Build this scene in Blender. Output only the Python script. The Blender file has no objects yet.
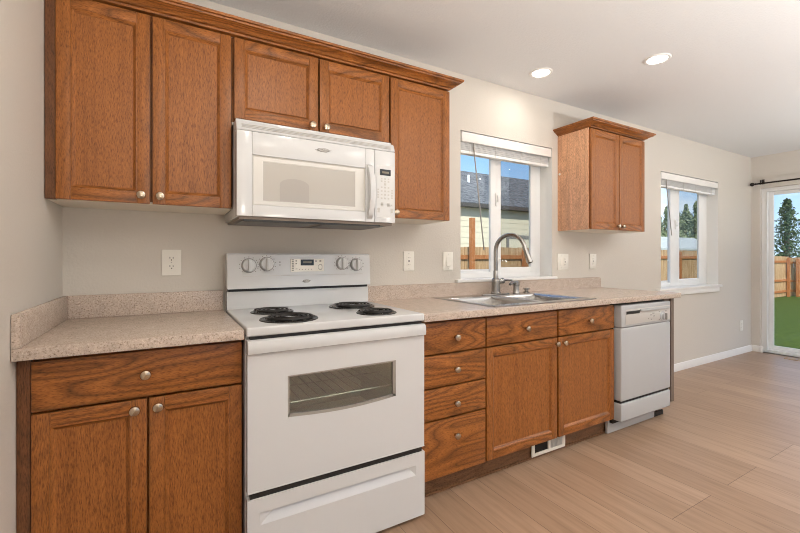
import bpy, bmesh, math, random
from mathutils import Vector, Matrix
random.seed(7)
S = bpy.context.scene
C = S.collection
PI = math.pi

# ------------------------------------------------------------------ camera
cam_d = bpy.data.cameras.new('camera'); cam = bpy.data.objects.new('camera', cam_d); C.objects.link(cam)
cam.location = (0.3861, -2.169, 1.1726); cam.rotation_euler = (PI/2, 0, -0.523)
cam_d.sensor_width = 36; cam_d.lens = 401.37/800*36; cam_d.shift_y = -9.0/800
cam_d.clip_start = 0.02; cam_d.clip_end = 300
S.camera = cam
S.cycles.filter_width = 1.0
# ------------------------------------------------------------------ world, sun, exposure
S.view_settings.view_transform = 'Standard'; S.view_settings.look = 'None'
S.view_settings.gamma = 1; S.view_settings.use_curve_mapping = False
S.view_settings.exposure = 0.19
SKY_STRENGTH = 1.25
CAN_W = 1.4
FILL_W = 46.0
W = bpy.data.worlds.new('sky'); S.world = W; W.use_nodes = True
nt = W.node_tree; nt.nodes.clear()
def N(nt, t, **kw):
    n = nt.nodes.new(t)
    for k, v in kw.items():
        if k in n.inputs: n.inputs[k].default_value = v
        else: setattr(n, k, v)
    return n
def L(nt, a, b): nt.links.new(a, b)
tc = N(nt, 'ShaderNodeTexCoord'); sx = N(nt, 'ShaderNodeSeparateXYZ'); L(nt, tc.outputs['Generated'], sx.inputs[0])
rp = N(nt, 'ShaderNodeValToRGB'); L(nt, sx.outputs['Z'], rp.inputs[0])
e = rp.color_ramp.elements
e[0].position = 0.0; e[0].color = (0.62, 0.78, 0.97, 1); e[1].position = 0.6; e[1].color = (0.12, 0.30, 0.75, 1)
q = e.new(0.16); q.color = (0.36, 0.60, 0.95, 1)
mp = N(nt, 'ShaderNodeMapping'); mp.inputs['Scale'].default_value = (3, 3, 7); L(nt, tc.outputs['Generated'], mp.inputs[0])
nz = N(nt, 'ShaderNodeTexNoise'); nz.inputs['Scale'].default_value = 1.3; nz.inputs['Detail'].default_value = 6; L(nt, mp.outputs[0], nz.inputs['Vector'])
cr = N(nt, 'ShaderNodeValToRGB'); cr.color_ramp.elements[0].position = 0.50; cr.color_ramp.elements[1].position = 0.64; L(nt, nz.outputs[0], cr.inputs[0])
mx = N(nt, 'ShaderNodeMixRGB'); mx.inputs[2].default_value = (0.95, 0.96, 1.0, 1); L(nt, cr.outputs[0], mx.inputs[0]); L(nt, rp.outputs[0], mx.inputs[1])
bg = N(nt, 'ShaderNodeBackground'); bg.inputs[1].default_value = SKY_STRENGTH; L(nt, mx.outputs[0], bg.inputs[0])
wo = N(nt, 'ShaderNodeOutputWorld'); L(nt, bg.outputs[0], wo.inputs[0])
sun_d = bpy.data.lights.new('sun', 'SUN'); sun_d.energy = 4.8; sun_d.angle = 0.01; sun_d.color = (1, 0.95, 0.86)
sun = bpy.data.objects.new('sun', sun_d); C.objects.link(sun)
sun.rotation_euler = Vector((0.42, 0.62, -0.66)).to_track_quat('-Z', 'Y').to_euler()

# ------------------------------------------------------------------ materials
def mat(name, col, rough=0.5, metal=0.0, spec=0.5, emit=None, es=0):
    m = bpy.data.materials.new(name); m.use_nodes = True
    b = m.node_tree.nodes['Principled BSDF']
    b.inputs['Base Color'].default_value = (*col, 1); b.inputs['Roughness'].default_value = rough
    b.inputs['Metallic'].default_value = metal; b.inputs['Specular IOR Level'].default_value = spec
    if emit: b.inputs['Emission Color'].default_value = (*emit, 1); b.inputs['Emission Strength'].default_value = es
    return m
def bs(m): return m.node_tree.nodes['Principled BSDF']
def mapped(nt, scale, rnd=True, coord='Object', rot=(0, 0, 0)):
    tc = N(nt, 'ShaderNodeTexCoord'); mp = N(nt, 'ShaderNodeMapping'); mp.inputs['Scale'].default_value = scale; mp.inputs['Rotation'].default_value = rot
    L(nt, tc.outputs[coord], mp.inputs[0])
    if rnd:
        oi = N(nt, 'ShaderNodeObjectInfo'); mu = N(nt, 'ShaderNodeMath', operation='MULTIPLY'); mu.inputs[1].default_value = 37.0
        L(nt, oi.outputs['Random'], mu.inputs[0]); L(nt, mu.outputs[0], mp.inputs['Location'])
    return mp.outputs[0]
def ramp(nt, fac, stops):
    r = N(nt, 'ShaderNodeValToRGB'); L(nt, fac, r.inputs[0]); e = r.color_ramp.elements
    while len(e) < len(stops): e.new(0.5)
    for k, (p, c) in enumerate(stops): e[k].position = p; e[k].color = (*c, 1)
    return r.outputs[0]
def mixc(nt, fac, a, b, mode='MIX'):
    n = N(nt, 'ShaderNodeMixRGB', blend_type=mode)
    for i, v in enumerate((fac, a, b)):
        if hasattr(v, 'type') and hasattr(v, 'links'): L(nt, v, n.inputs[i])
        else: n.inputs[i].default_value = v if i == 0 else (*v, 1)
    return n.outputs[0]
def bump(m, h, s, d=0.002):
    nt = m.node_tree; b = N(nt, 'ShaderNodeBump'); b.inputs['Strength'].default_value = s; b.inputs['Distance'].default_value = d
    L(nt, h, b.inputs['Height']); L(nt, b.outputs[0], bs(m).inputs['Normal'])
def noise(nt, vec, scale, detail=3, rough=0.5):
    n = N(nt, 'ShaderNodeTexNoise'); n.inputs['Scale'].default_value = scale; n.inputs['Detail'].default_value = detail; n.inputs['Roughness'].default_value = rough
    L(nt, vec, n.inputs['Vector']); return n.outputs[0]
def oak(name, axis, base, figure=1.0, rough=0.38):
    """oak with open grain along an axis"""
    m = mat(name, base, rough, 0, 0.4); nt = m.node_tree
    def sc(a, l): s = [a, a, a]; s['xyz'.index(axis)] = l; return tuple(s)
    d = tuple(c*0.50 for c in base); l = tuple(min(1, c*1.22) for c in base)
    # cathedral figure: contour lines of a stretched noise
    n1 = noise(nt, mapped(nt, sc(5.0, 0.9)), 1.0, 2, 0.45)
    mu = N(nt, 'ShaderNodeMath', operation='MULTIPLY'); mu.inputs[1].default_value = 20.0; L(nt, n1, mu.inputs[0])
    pp = N(nt, 'ShaderNodeMath', operation='PINGPONG'); pp.inputs[1].default_value = 0.5; L(nt, mu.outputs[0], pp.inputs[0])
    fig = ramp(nt, pp.outputs[0], [(0.0, d), (0.10, tuple(c*0.78 for c in base)), (0.30, base), (0.5, l)])
    # pores: short dashes
    n2 = noise(nt, mapped(nt, sc(520, 60)), 1.0, 2, 0.6)
    por = ramp(nt, n2, [(0.34, (0.50, 0.42, 0.34)), (0.48, (0.98, 0.98, 0.98)), (0.58, (1.04, 1.04, 1.04)), (0.72, (1.40, 1.42, 1.45))])
    n3 = noise(nt, mapped(nt, sc(75, 1.6)), 1.0, 3, 0.6)
    strk = ramp(nt, n3, [(0.30, (0.86, 0.84, 0.82)), (0.62, (1.06, 1.06, 1.06))])
    c = mixc(nt, figure, base, fig)
    c = mixc(nt, 1.0, c, por, 'MULTIPLY'); c = mixc(nt, 1.0, c, strk, 'MULTIPLY')
    L(nt, c, bs(m).inputs['Base Color'])
    bump(m, n2, 0.25, 0.0006)
    return m
OAKB = (0.310, 0.110, 0.025)
M = {}
M['oak_v'] = oak('oak_vertical', 'z', OAKB, 0.42)
M['oak_h'] = oak('oak_horizontal', 'x', OAKB, 1.0)
M['oak_panel'] = oak('oak_panel', 'z', OAKB, 0.12)
M['oak_y'] = oak('oak_depth', 'y', OAKB, 0.6)
M['oak_glare'] = oak('oak_side_glare', 'z', (0.70, 0.385, 0.225), 0.30, 0.28)  # oak lightened to paint in the glare from the window
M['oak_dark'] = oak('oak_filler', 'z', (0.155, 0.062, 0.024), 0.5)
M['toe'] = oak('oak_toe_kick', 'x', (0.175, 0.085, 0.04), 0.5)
M['endpanel'] = mat('taupe_panel', (0.17, 0.125, 0.095), 0.5)
M['melamine'] = mat('cream_melamine', (0.80, 0.73, 0.62), 0.45)
M['dark'] = mat('dark_gap', (0.012, 0.009, 0.007), 0.8)
def wallpaint(name, col, bs_=0.35):
    m = mat(name, col, 0.75, 0, 0.25); nt = m.node_tree; h = noise(nt, mapped(nt, (1, 1, 1), False), 95, 2); bump(m, h, bs_, 0.003); return m
M['wall'] = wallpaint('beige_wall_paint', (0.635, 0.59, 0.53))
M['ceil'] = wallpaint('white_ceiling_paint', (0.745, 0.745, 0.745), 0.55)
M['jamb'] = mat('white_reveal_paint', (0.80, 0.79, 0.76), 0.6)
M['trim'] = mat('white_trim_paint', (0.82, 0.80, 0.77), 0.4)
M['vinyl'] = mat('white_vinyl', (0.84, 0.84, 0.83), 0.35)
M['enamel'] = mat('white_enamel', (0.62, 0.625, 0.63), 0.16, 0, 0.5)
M['enamel_soft'] = mat('white_plastic', (0.64, 0.64, 0.635), 0.38, 0, 0.4)
M['dwwhite'] = mat('white_dishwasher_enamel', (0.47, 0.48, 0.49), 0.25)
M['plate'] = mat('ivory_plate', (0.82, 0.79, 0.72), 0.4)
M['black'] = mat('black', (0.010, 0.010, 0.010), 0.35)
M['coil'] = mat('burner_coil', (0.022, 0.020, 0.019), 0.42, 0.3)
M['pan'] = mat('black_drip_pan', (0.016, 0.015, 0.014), 0.22)
M['nickel'] = mat('brushed_nickel', (0.50, 0.41, 0.31), 0.25, 1.0)
M['steel'] = mat('stainless_steel', (0.44, 0.43, 0.42), 0.22, 1.0)
M['steel2'] = mat('stainless_faucet', (0.36, 0.345, 0.325), 0.27, 1.0)
M['grey'] = mat('grey_marking', (0.26, 0.25, 0.24), 0.6)
M['lgrey'] = mat('pale_grey', (0.52, 0.50, 0.47), 0.5)
M['mwglass'] = mat('microwave_screen', (0.46, 0.435, 0.40), 0.12, 0, 0.6)
M['mwarch'] = mat('microwave_screen_arch', (0.40, 0.375, 0.345), 0.12, 0, 0.6)
M['mwpanel'] = mat('microwave_window_surround', (0.66, 0.645, 0.61), 0.15, 0, 0.5)
M['underside'] = mat('brown_underside', (0.20, 0.155, 0.12), 0.5)
M['lcd'] = mat('black_display', (0.012, 0.013, 0.014), 0.1)
M['lcdtxt'] = mat('amber_digits', (0.2, 0.17, 0.12), 0.3)
M['rodm'] = mat('dark_bronze', (0.025, 0.018, 0.014), 0.35, 0.6)
M['cavity'] = mat('oven_cavity', (0.70, 0.74, 0.68), 0.35)
M['gasket'] = mat('taupe_window_edge', (0.30, 0.275, 0.245), 0.4)
M['rack'] = mat('oven_rack', (0.62, 0.63, 0.62), 0.3, 0.9)
def laminate():
    m = mat('speckled_laminate', (0.45, 0.33, 0.25), 0.27, 0, 0.5); nt = m.node_tree; v = mapped(nt, (1, 1, 1), False)
    a = noise(nt, v, 170, 3, 0.75); c1 = ramp(nt, a, [(0.33, (0.26, 0.20, 0.155)), (0.45, (0.54, 0.44, 0.37)), (0.58, (0.58, 0.48, 0.405)), (0.70, (0.74, 0.66, 0.57))])
    b = noise(nt, v, 28, 2); c2 = ramp(nt, b, [(0.35, (0.93, 0.92, 0.91)), (0.65, (1.04, 1.03, 1.02))])
    L(nt, mixc(nt, 1.0, c1, c2, 'MULTIPLY'), bs(m).inputs['Base Color']); return m
M['lam'] = laminate()
def planks():
    m = mat('oak_vinyl_planks', (0.43, 0.27, 0.17), 0.36, 0, 0.45); nt = m.node_tree
    tc = N(nt, 'ShaderNodeTexCoord'); s = N(nt, 'ShaderNodeSeparateXYZ'); L(nt, tc.outputs['Object'], s.inputs[0])
    cb = N(nt, 'ShaderNodeCombineXYZ'); L(nt, s.outputs['Y'], cb.inputs[0]); L(nt, s.outputs['X'], cb.inputs[1])
    br = N(nt, 'ShaderNodeTexBrick'); L(nt, cb.outputs[0], br.inputs['Vector'])
    br.offset = 0.37; br.offset_frequency = 3; br.inputs['Scale'].default_value = 1
    br.inputs['Brick Width'].default_value = 1.22; br.inputs['Row Height'].default_value = 0.18
    br.inputs['Mortar Size'].default_value = 0.0017; br.inputs['Mortar Smooth'].default_value = 0.3; br.inputs['Bias'].default_value = 0
    br.inputs['Color1'].default_value = (0.335, 0.217, 0.142, 1); br.inputs['Color2'].default_value = (0.405, 0.272, 0.184, 1); br.inputs['Mortar'].default_value = (0.17, 0.105, 0.065, 1)
    g = noise(nt, mapped(nt, (38, 2.2, 1), False), 1.0, 5, 0.65); gc = ramp(nt, g, [(0.28, (0.74, 0.71, 0.68)), (0.5, (0.98, 0.97, 0.96)), (0.72, (1.12, 1.12, 1.12))])
    k = noise(nt, mapped(nt, (7, 1.6, 1), False), 1.0, 3, 0.5); kc = ramp(nt, k, [(0.22, (0.70, 0.64, 0.58)), (0.32, (1, 1, 1))])
    c = mixc(nt, 1, br.outputs[0], gc, 'MULTIPLY'); c = mixc(nt, 1, c, kc, 'MULTIPLY'); L(nt, c, bs(m).inputs['Base Color'])
    bump(m, br.outputs['Fac'], -0.15, 0.001); return m
M['floor'] = planks()
def thin_glass(name, tint, gloss, rough=0.0):
    m = bpy.data.materials.new(name); m.use_nodes = True; nt = m.node_tree; nt.nodes.clear()
    t = N(nt, 'ShaderNodeBsdfTransparent'); t.inputs[0].default_value = (*tint, 1)
    g = N(nt, 'ShaderNodeBsdfGlossy'); g.inputs['Roughness'].default_value = rough
    x = N(nt, 'ShaderNodeMixShader'); x.inputs[0].default_value = gloss
    o = N(nt, 'ShaderNodeOutputMaterial'); L(nt, t.outputs[0], x.inputs[1]); L(nt, g.outputs[0], x.inputs[2]); L(nt, x.outputs[0], o.inputs[0]); return m
M['glass'] = thin_glass('window_glass', (0.96, 0.98, 0.97), 0.025)
M['ovenglass'] = thin_glass('oven_glass', (0.86, 0.90, 0.84), 0.17, 0.02)
M['screen'] = thin_glass('insect_screen', (0.80, 0.80, 0.80), 0.0)
def lamp_mat(name, col, s): return mat(name, (0.9, 0.9, 0.88), 0.5, 0, 0.2, col, s)
M['lens'] = lamp_mat('lit_lens', (1.0, 0.97, 0.90), 9)
# outdoors
def speck(name, c1, c2, scale, rough=0.9, stretch=(1, 1, 1), bumps=0.0):
    m = mat(name, c1, rough, 0, 0.1); nt = m.node_tree; n = noise(nt, mapped(nt, stretch, True), scale, 4, 0.7)
    L(nt, ramp(nt, n, [(0.35, c1), (0.65, c2)]), bs(m).inputs['Base Color'])
    if bumps: bump(m, n, bumps, 0.02)
    return m
M['lawn'] = speck('lawn_grass', (0.03, 0.055, 0.008), (0.10, 0.145, 0.024), 10, 0.95, (1, 1, 1), 1.0)
M['picket'] = speck('cedar_pickets', (0.36, 0.215, 0.105), (0.56, 0.385, 0.22), 6, 0.85, (4, 4, 0.4))
M['cedar'] = speck('stained_cedar', (0.34, 0.125, 0.042), (0.48, 0.21, 0.085), 5, 0.8, (3, 3, 0.5))
M['shingle'] = speck('asphalt_shingles', (0.05, 0.055, 0.06), (0.22, 0.225, 0.23), 5, 0.95, (1, 1, 3))
M['roofpale'] = speck('pale_shed_roof', (0.42, 0.44, 0.42), (0.54, 0.56, 0.53), 3)
M['siding'] = mat('cream_siding', (0.74, 0.67, 0.50), 0.7)
M['sidingshed'] = mat('pale_siding', (0.60, 0.60, 0.55), 0.7)
M['gutter'] = mat('dark_gutter', (0.075, 0.065, 0.055), 0.5)
M['winframe'] = mat('grey_window_frame', (0.20, 0.19, 0.17), 0.5)
M['pipe'] = mat('white_pipe', (0.8, 0.8, 0.78), 0.5)
M['leaf'] = speck('tree_leaves', (0.19, 0.24, 0.13), (0.42, 0.46, 0.28), 3)
M['needle'] = speck('fir_needles', (0.05, 0.085, 0.042), (0.13, 0.18, 0.09), 3)
M['bark'] = speck('bark', (0.10, 0.07, 0.045), (0.2, 0.15, 0.1), 5)
M['farhouse'] = mat('grey_blue_siding', (0.46, 0.52, 0.53), 0.7)
M['farroof'] = mat('grey_green_roof', (0.33, 0.38, 0.37), 0.8)

# ------------------------------------------------------------------ mesh helpers (world coordinates)
ORG = {}
def BM(): return bmesh.new()
def box(bm, x0, x1, y0, y1, z0, z1, bev=0.0, mi=0, seg=2):
    if x0 > x1: x0, x1 = x1, x0
    if y0 > y1: y0, y1 = y1, y0
    if z0 > z1: z0, z1 = z1, z0
    v = [bm.verts.new(p) for p in ((x0, y0, z0), (x1, y0, z0), (x1, y1, z0), (x0, y1, z0), (x0, y0, z1), (x1, y0, z1), (x1, y1, z1), (x0, y1, z1))]
    fs = [bm.faces.new([v[i] for i in q]) for q in ((3, 2, 1, 0), (4, 5, 6, 7), (0, 1, 5, 4), (1, 2, 6, 5), (2, 3, 7, 6), (3, 0, 4, 7))]
    for f in fs: f.material_index = mi
    if bev > 0:
        es = list({e for f in fs for e in f.edges})
        bmesh.ops.bevel(bm, geom=es, offset=bev, segments=seg, affect='EDGES', profile=0.6)
    return bm
def prism(bm, pts, axis, a0, a1, mi=0, bev=0.0):
    """extrude a 2D outline along axis; x: (y,z), y: (x,z), z: (x,y)"""
    def P(p, a): return {'x': (a, p[0], p[1]), 'y': (p[0], a, p[1]), 'z': (p[0], p[1], a)}[axis]
    A = [bm.verts.new(P(p, a0)) for p in pts]; B = [bm.verts.new(P(p, a1)) for p in pts]; n = len(pts)
    fs = [bm.faces.new(A), bm.faces.new(B[::-1])] + [bm.faces.new([A[i], B[i], B[(i+1) % n], A[(i+1) % n]]) for i in range(n)]
    for f in fs: f.material_index = mi
    bmesh.ops.recalc_face_normals(bm, faces=fs)
    if bev > 0:
        es = list(set(fs[0].edges) | set(fs[1].edges))
        bmesh.ops.bevel(bm, geom=es, offset=bev, segments=2, affect='EDGES', profile=0.6)
    return bm
def lathe(bm, prof, o, d=(0, 0, 1), segs=24, mi=0):
    """profile of (radius, height) turned about direction d at o"""
    q = Vector((0, 0, 1)).rotation_difference(Vector(d).normalized()); o = Vector(o); rings = []; fs = []
    for r, h in prof:
        if r < 1e-6: rings.append([bm.verts.new(o + q @ Vector((0, 0, h)))])
        else: rings.append([bm.verts.new(o + q @ Vector((r*math.cos(2*PI*k/segs), r*math.sin(2*PI*k/segs), h))) for k in range(segs)])
    for a, b in zip(rings, rings[1:]):
        for k in range(segs):
            k2 = (k+1) % segs
            if len(a) == 1 and len(b) == 1: continue
            if len(a) == 1: fs.append(bm.faces.new([a[0], b[k], b[k2]]))
            elif len(b) == 1: fs.append(bm.faces.new([a[k], b[0], a[k2]]))
            else: fs.append(bm.faces.new([a[k], b[k], b[k2], a[k2]]))
    for f in fs: f.material_index = mi
    bmesh.ops.recalc_face_normals(bm, faces=fs); return bm
def tube(bm, pts, r, segs=12, mi=0, cap=True):
    pts = [Vector(p) for p in pts]; n = len(pts); rr = r if isinstance(r, (list, tuple)) else [r]*n; rings = []; fs = []
    t0 = (pts[1]-pts[0]).normalized(); up = Vector((0, 0, 1)) if abs(t0.z) < 0.9 else Vector((1, 0, 0)); u = t0.cross(up).normalized()
    for i, p in enumerate(pts):
        t = ((pts[min(i+1, n-1)]-p).normalized() + (p-pts[max(i-1, 0)]).normalized()).normalized()
        u = (u - t*u.dot(t)).normalized(); w = t.cross(u)
        rings.append([bm.verts.new(p + (u*math.cos(2*PI*k/segs)+w*math.sin(2*PI*k/segs))*rr[i]) for k in range(segs)])
    for a, b in zip(rings, rings[1:]):
        for k in range(segs): fs.append(bm.faces.new([a[k], a[(k+1) % segs], b[(k+1) % segs], b[k]]))
    if cap: fs.append(bm.faces.new(rings[0][::-1])); fs.append(bm.faces.new(rings[-1]))
    for f in fs: f.material_index = mi
    bmesh.ops.recalc_face_normals(bm, faces=fs); return bm
def obj(name, bm, mats, parent=None, loc=None, smooth=35, **props):
    if not isinstance(mats, (list, tuple)): mats = [mats]
    if parent is not None: org = ORG[parent.name]
    elif loc is not None: org = Vector(loc)
    else:
        xs = [v.co for v in bm.verts]
        lo = [min(c[i] for c in xs) for i in range(3)]; hi = [max(c[i] for c in xs) for i in range(3)]
        org = Vector(((lo[0]+hi[0])/2, (lo[1]+hi[1])/2, lo[2]))
    bmesh.ops.translate(bm, verts=bm.verts, vec=-org)
    me = bpy.data.meshes.new(name); bm.to_mesh(me); bm.free()
    for m in mats: me.materials.append(M[m] if isinstance(m, str) else m)
    if smooth:
        for p in me.polygons: p.use_smooth = True
        me.set_sharp_from_angle(angle=math.radians(smooth))
    o = bpy.data.objects.new(name, me); C.objects.link(o); ORG[o.name] = org
    if parent is not None: o.parent = parent
    else: o.location = org
    for k, v in props.items(): o[k] = v
    return o
def thing(name, label, cat, loc, group=None):
    o = bpy.data.objects.new(name, None); C.objects.link(o); o.location = loc; o.empty_display_size = 0.05
    o['label'] = label; o['category'] = cat
    if group: o['group'] = group
    ORG[o.name] = Vector(loc); return o
def tag(o, label, cat, group=None, kind=None):
    o['label'] = label; o['category'] = cat
    if group: o['group'] = group
    if kind: o['kind'] = kind
    return o
def struct(name, bm, m, **k):
    o = obj(name, bm, m, **k); o['kind'] = 'structure'; return o

# ------------------------------------------------------------------ room shell
RX, RY, RZ = 6.744, -4.6, 2.428
b = BM(); box(b, -0.15, RX+0.14, RY-0.14, 0.16, -0.12, 0); f_ = struct('floor', b, 'floor', loc=(0, 0, 0)); tag(f_, 'light oak plank vinyl floor running away from the cabinets', 'floor')
b = BM(); box(b, -0.15, RX+0.14, RY-0.14, 0.16, RZ, RZ+0.25); tag(struct('ceiling', b, 'ceil', loc=(0, 0, 0)), 'white lightly textured kitchen ceiling', 'ceiling')
def holed(axis, near, far, a0, a1, z0, z1, holes, mi_jamb=1):
    """slab wall with rectangular openings; axis 'y' = wall in the xz plane between y=near and y=far"""
    bm = BM()
    As = sorted({a0, a1} | {h[0] for h in holes} | {h[1] for h in holes}); Zs = sorted({z0, z1} | {h[2] for h in holes} | {h[3] for h in holes})
    P = (lambda a, d, z: (a, d, z)) if axis == 'y' else (lambda a, d, z: (d, a, z))
    def quad(ps, mi=0):
        f = bm.faces.new([bm.verts.new(p) for p in ps]); f.material_index = mi
    for i in range(len(As)-1):
        for j in range(len(Zs)-1):
            ca, cz = (As[i]+As[i+1])/2, (Zs[j]+Zs[j+1])/2
            if any(h[0] < ca < h[1] and h[2] < cz < h[3] for h in holes): continue
            for d in (near, far): quad([P(As[i], d, Zs[j]), P(As[i+1], d, Zs[j]), P(As[i+1], d, Zs[j+1]), P(As[i], d, Zs[j+1])])
    for h in holes:
        for a in (h[0], h[1]): quad([P(a, near, h[2]), P(a, far, h[2]), P(a, far, h[3]), P(a, near, h[3])], mi_jamb)
        for z in (h[2], h[3]): quad([P(h[0], near, z), P(h[1], near, z), P(h[1], far, z), P(h[0], far, z)], mi_jamb)
    for a in (a0, a1): quad([P(a, near, z0), P(a, far, z0), P(a, far, z1), P(a, near, z1)])
    for z in (z0, z1): quad([P(a0, near, z), P(a1, near, z), P(a1, far, z), P(a0, far, z)])
    bmesh.ops.remove_doubles(bm, verts=bm.verts, dist=1e-5); bmesh.ops.recalc_face_normals(bm, faces=bm.faces)
    return bm
W1 = (2.114, 3.035, 1.022, 2.045); W2 = (4.64, 5.858, 0.862, 2.036)
DY0, DY1, DZ = -1.95, -0.085, 2.03
struct('wall_back', holed('y', 0, 0.16, 0, RX+0.14, 0, RZ, [W1, W2]), ['wall', 'jamb'], loc=(0, 0, 0), smooth=0, label='beige kitchen wall behind the cabinets with two windows', category='wall')
b = BM(); box(b, -0.15, 0, RY-0.14, 0.16, 0, RZ); struct('wall_left', b, 'wall', loc=(0, 0, 0), label='beige side wall at the left end of the cabinets', category='wall')
struct('wall_right', holed('x', RX, RX+0.14, RY-0.14, 0, 0, RZ, [(DY0, DY1, -0.01, DZ)], 0), ['wall', 'jamb'], loc=(0, 0, 0), smooth=0, label='beige end wall around the glass sliding door', category='wall')
struct('wall_front', holed('y', RY-0.14, RY, 0, RX, 0, RZ, [(1.2, 3.4, 0.7, 2.05)]), ['wall', 'jamb'], loc=(0, 0, 0), smooth=0, label='beige wall behind the viewer', category='wall')
b = BM(); prism(b, [(0, 0), (-0.014, 0), (-0.014, 0.062), (-0.008, 0.075), (0, 0.075)], 'x', 3.66, RX); struct('baseboard_back', b, 'trim', label='white baseboard along the back wall beyond the counter', category='baseboard')
b = BM(); box(b, RX-0.014, RX, -0.10, -0.014, 0, 0.075, 0.003); lathe(b, [(0.018, 0), (0.018, 0.072), (0.012, 0.078), (0, 0.078)], (RX-0.002, -0.098, 0), segs=16)
struct('baseboard_right', b, 'trim', label='short white baseboard wrapping the corner by the sliding door', category='baseboard')

# windows --------------------------------------------------------------------
def window(n, W, gl, ml, mr, gr, label):
    x0, x1, z0, z1 = W
    w = bpy.data.objects.new('window_%d' % n, None); C.objects.link(w); w.location = (x0, 0.12, z0); w['kind'] = 'structure'; w['label'] = label; w['category'] = 'window'; ORG[w.name] = Vector((x0, 0.12, z0))
    b = BM(); ya, yb = 0.115, 0.16; t = 0.042
    box(b, x0, x1, ya, yb, z0, z0+t, 0.004); box(b, x0, x1, ya, yb, z1-t, z1, 0.004)
    box(b, x0, x0+t, ya, yb, z0+t, z1-t, 0.004); box(b, x1-t, x1, ya, yb, z0+t, z1-t, 0.004)
    obj('frame', b, 'vinyl', w)
    # fixed left sash
    b = BM(); xl = x0+t; s = 0.028
    box(b, xl, xl+s, 0.135, 0.158, z0+t, z1-t, 0.003); box(b, ml+0.03, ml+0.062, 0.135, 0.158, z0+t, z1-t, 0.003); box(b, xl, ml+0.06, 0.135, 0.158, z0+t, z0+t+0.02, 0.003); box(b, xl, ml+0.06, 0.135, 0.158, z1-t-0.02, z1-t, 0.003)
    o = obj('fixed_sash', b, 'vinyl', w)
    b = BM(); box(b, xl+s, ml+0.03, 0.146, 0.149, z0+t+0.02, z1-t-0.02); obj('pane', b, 'glass', o)
    # sliding right sash
    b = BM(); xr = x1-t; sa, sb = 0.112, 0.134; zb = z0+t-0.012
    box(b, ml, mr, sa, sb, zb, z1-t, 0.004); box(b, gr, xr+0.01, sa, sb, zb, z1-t, 0.004); box(b, mr, gr, sa, sb, zb, zb+0.045, 0.004); box(b, mr, gr, sa, sb, z1-t-0.045, z1-t, 0.004)
    o = obj('sliding_sash', b, 'vinyl', w)
    b = BM(); box(b, mr, gr, 0.122, 0.125, zb+0.045, z1-t-0.045); obj('pane', b, 'glass', o)
    b = BM(); zz = (z0+z1)/2+0.08; mxx = (ml+mr)/2+0.004; box(b, mxx-0.011, mxx+0.011, sa-0.012, sa, zz-0.05, zz+0.05, 0.004); box(b, mxx-0.005, mxx+0.005, sa-0.026, sa-0.01, zz-0.02, zz+0.03, 0.003); obj('latch', b, 'vinyl', o)
    b = BM(); box(b, mr-0.02, xr, 0.153, 0.1545, z0+t, z1-t); obj('insect_screen', b, 'screen', w)
    return w
window(1, W1, 2.20, 2.49, 2.595, 2.92, 'white sliding window above the sink')
window(2, W2, 4.80, 5.05, 5.235, 5.67, 'white sliding window beyond the counter end')
b = BM(); box(b, 2.066, 3.068, -0.030, 0.115, 1.003, 1.0225, 0.005); struct('trim_1', b, 'trim', label='white sill under the window above the sink', category='window sill')
b = BM(); box(b, 4.56, 5.885, -0.032, 0.115, 0.838, 0.8625, 0.005); box(b, 4.60, 5.85, -0.018, 0, 0.785, 0.838, 0.004); struct('trim_2', b, 'trim', label='white sill and apron under the far window', category='window sill')
# sliding door ---------------------------------------------------------------
d1 = bpy.data.objects.new('door_1', None); C.objects.link(d1); d1.location = (6.82, -1, 0); d1['kind'] = 'structure'; d1['label'] = 'white framed sliding glass door to the lawn'; d1['category'] = 'door'; ORG[d1.name] = Vector((6.82, -1, 0))
b = BM(); xa, xb = 6.792, 6.884
box(b, xa, xb, DY1-0.052, DY1, 0, DZ, 0.004); box(b, xa, xb, DY0, DY0+0.052, 0, DZ, 0.004); box(b, xa, xb, DY0+0.052, DY1-0.052, DZ-0.045, DZ, 0.004); box(b, xa, xb, DY0+0.052, DY1-0.052, 0, 0.035, 0.004); box(b, xa-0.008, xa, DY1-0.055, DY1-0.05, 0.03, DZ-0.04)
obj('frame', b, 'vinyl', d1)
def dpanel(y0, y1, x0, x1):
    b = BM(); s = 0.045; z0, z1 = 0.036, DZ-0.046
    box(b, x0, x1, y1-s, y1, z0, z1, 0.004); box(b, x0, x1, y0, y0+s, z0, z1, 0.004); box(b, x0, x1, y0+s, y1-s, z0, z0+0.05, 0.004); box(b, x0, x1, y0+s, y1-s, z1-0.04, z1, 0.004)
    o = obj('door_panel', b, 'vinyl', d1); b = BM(); xm = (x0+x1)/2; box(b, xm-0.003, xm+0.003, y0+s, y1-s, z0+0.05, z1-0.04); obj('pane', b, 'glass', o); return o
dpanel(-1.05, DY1-0.053, 6.845, 6.875); p = dpanel(DY0+0.053, -1.0, 6.805, 6.835)
b = BM(); box(b, 6.78, 6.804, -1.036, -1.010, 0.95, 1.15, 0.005); obj('handle', b, 'vinyl', p)

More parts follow.
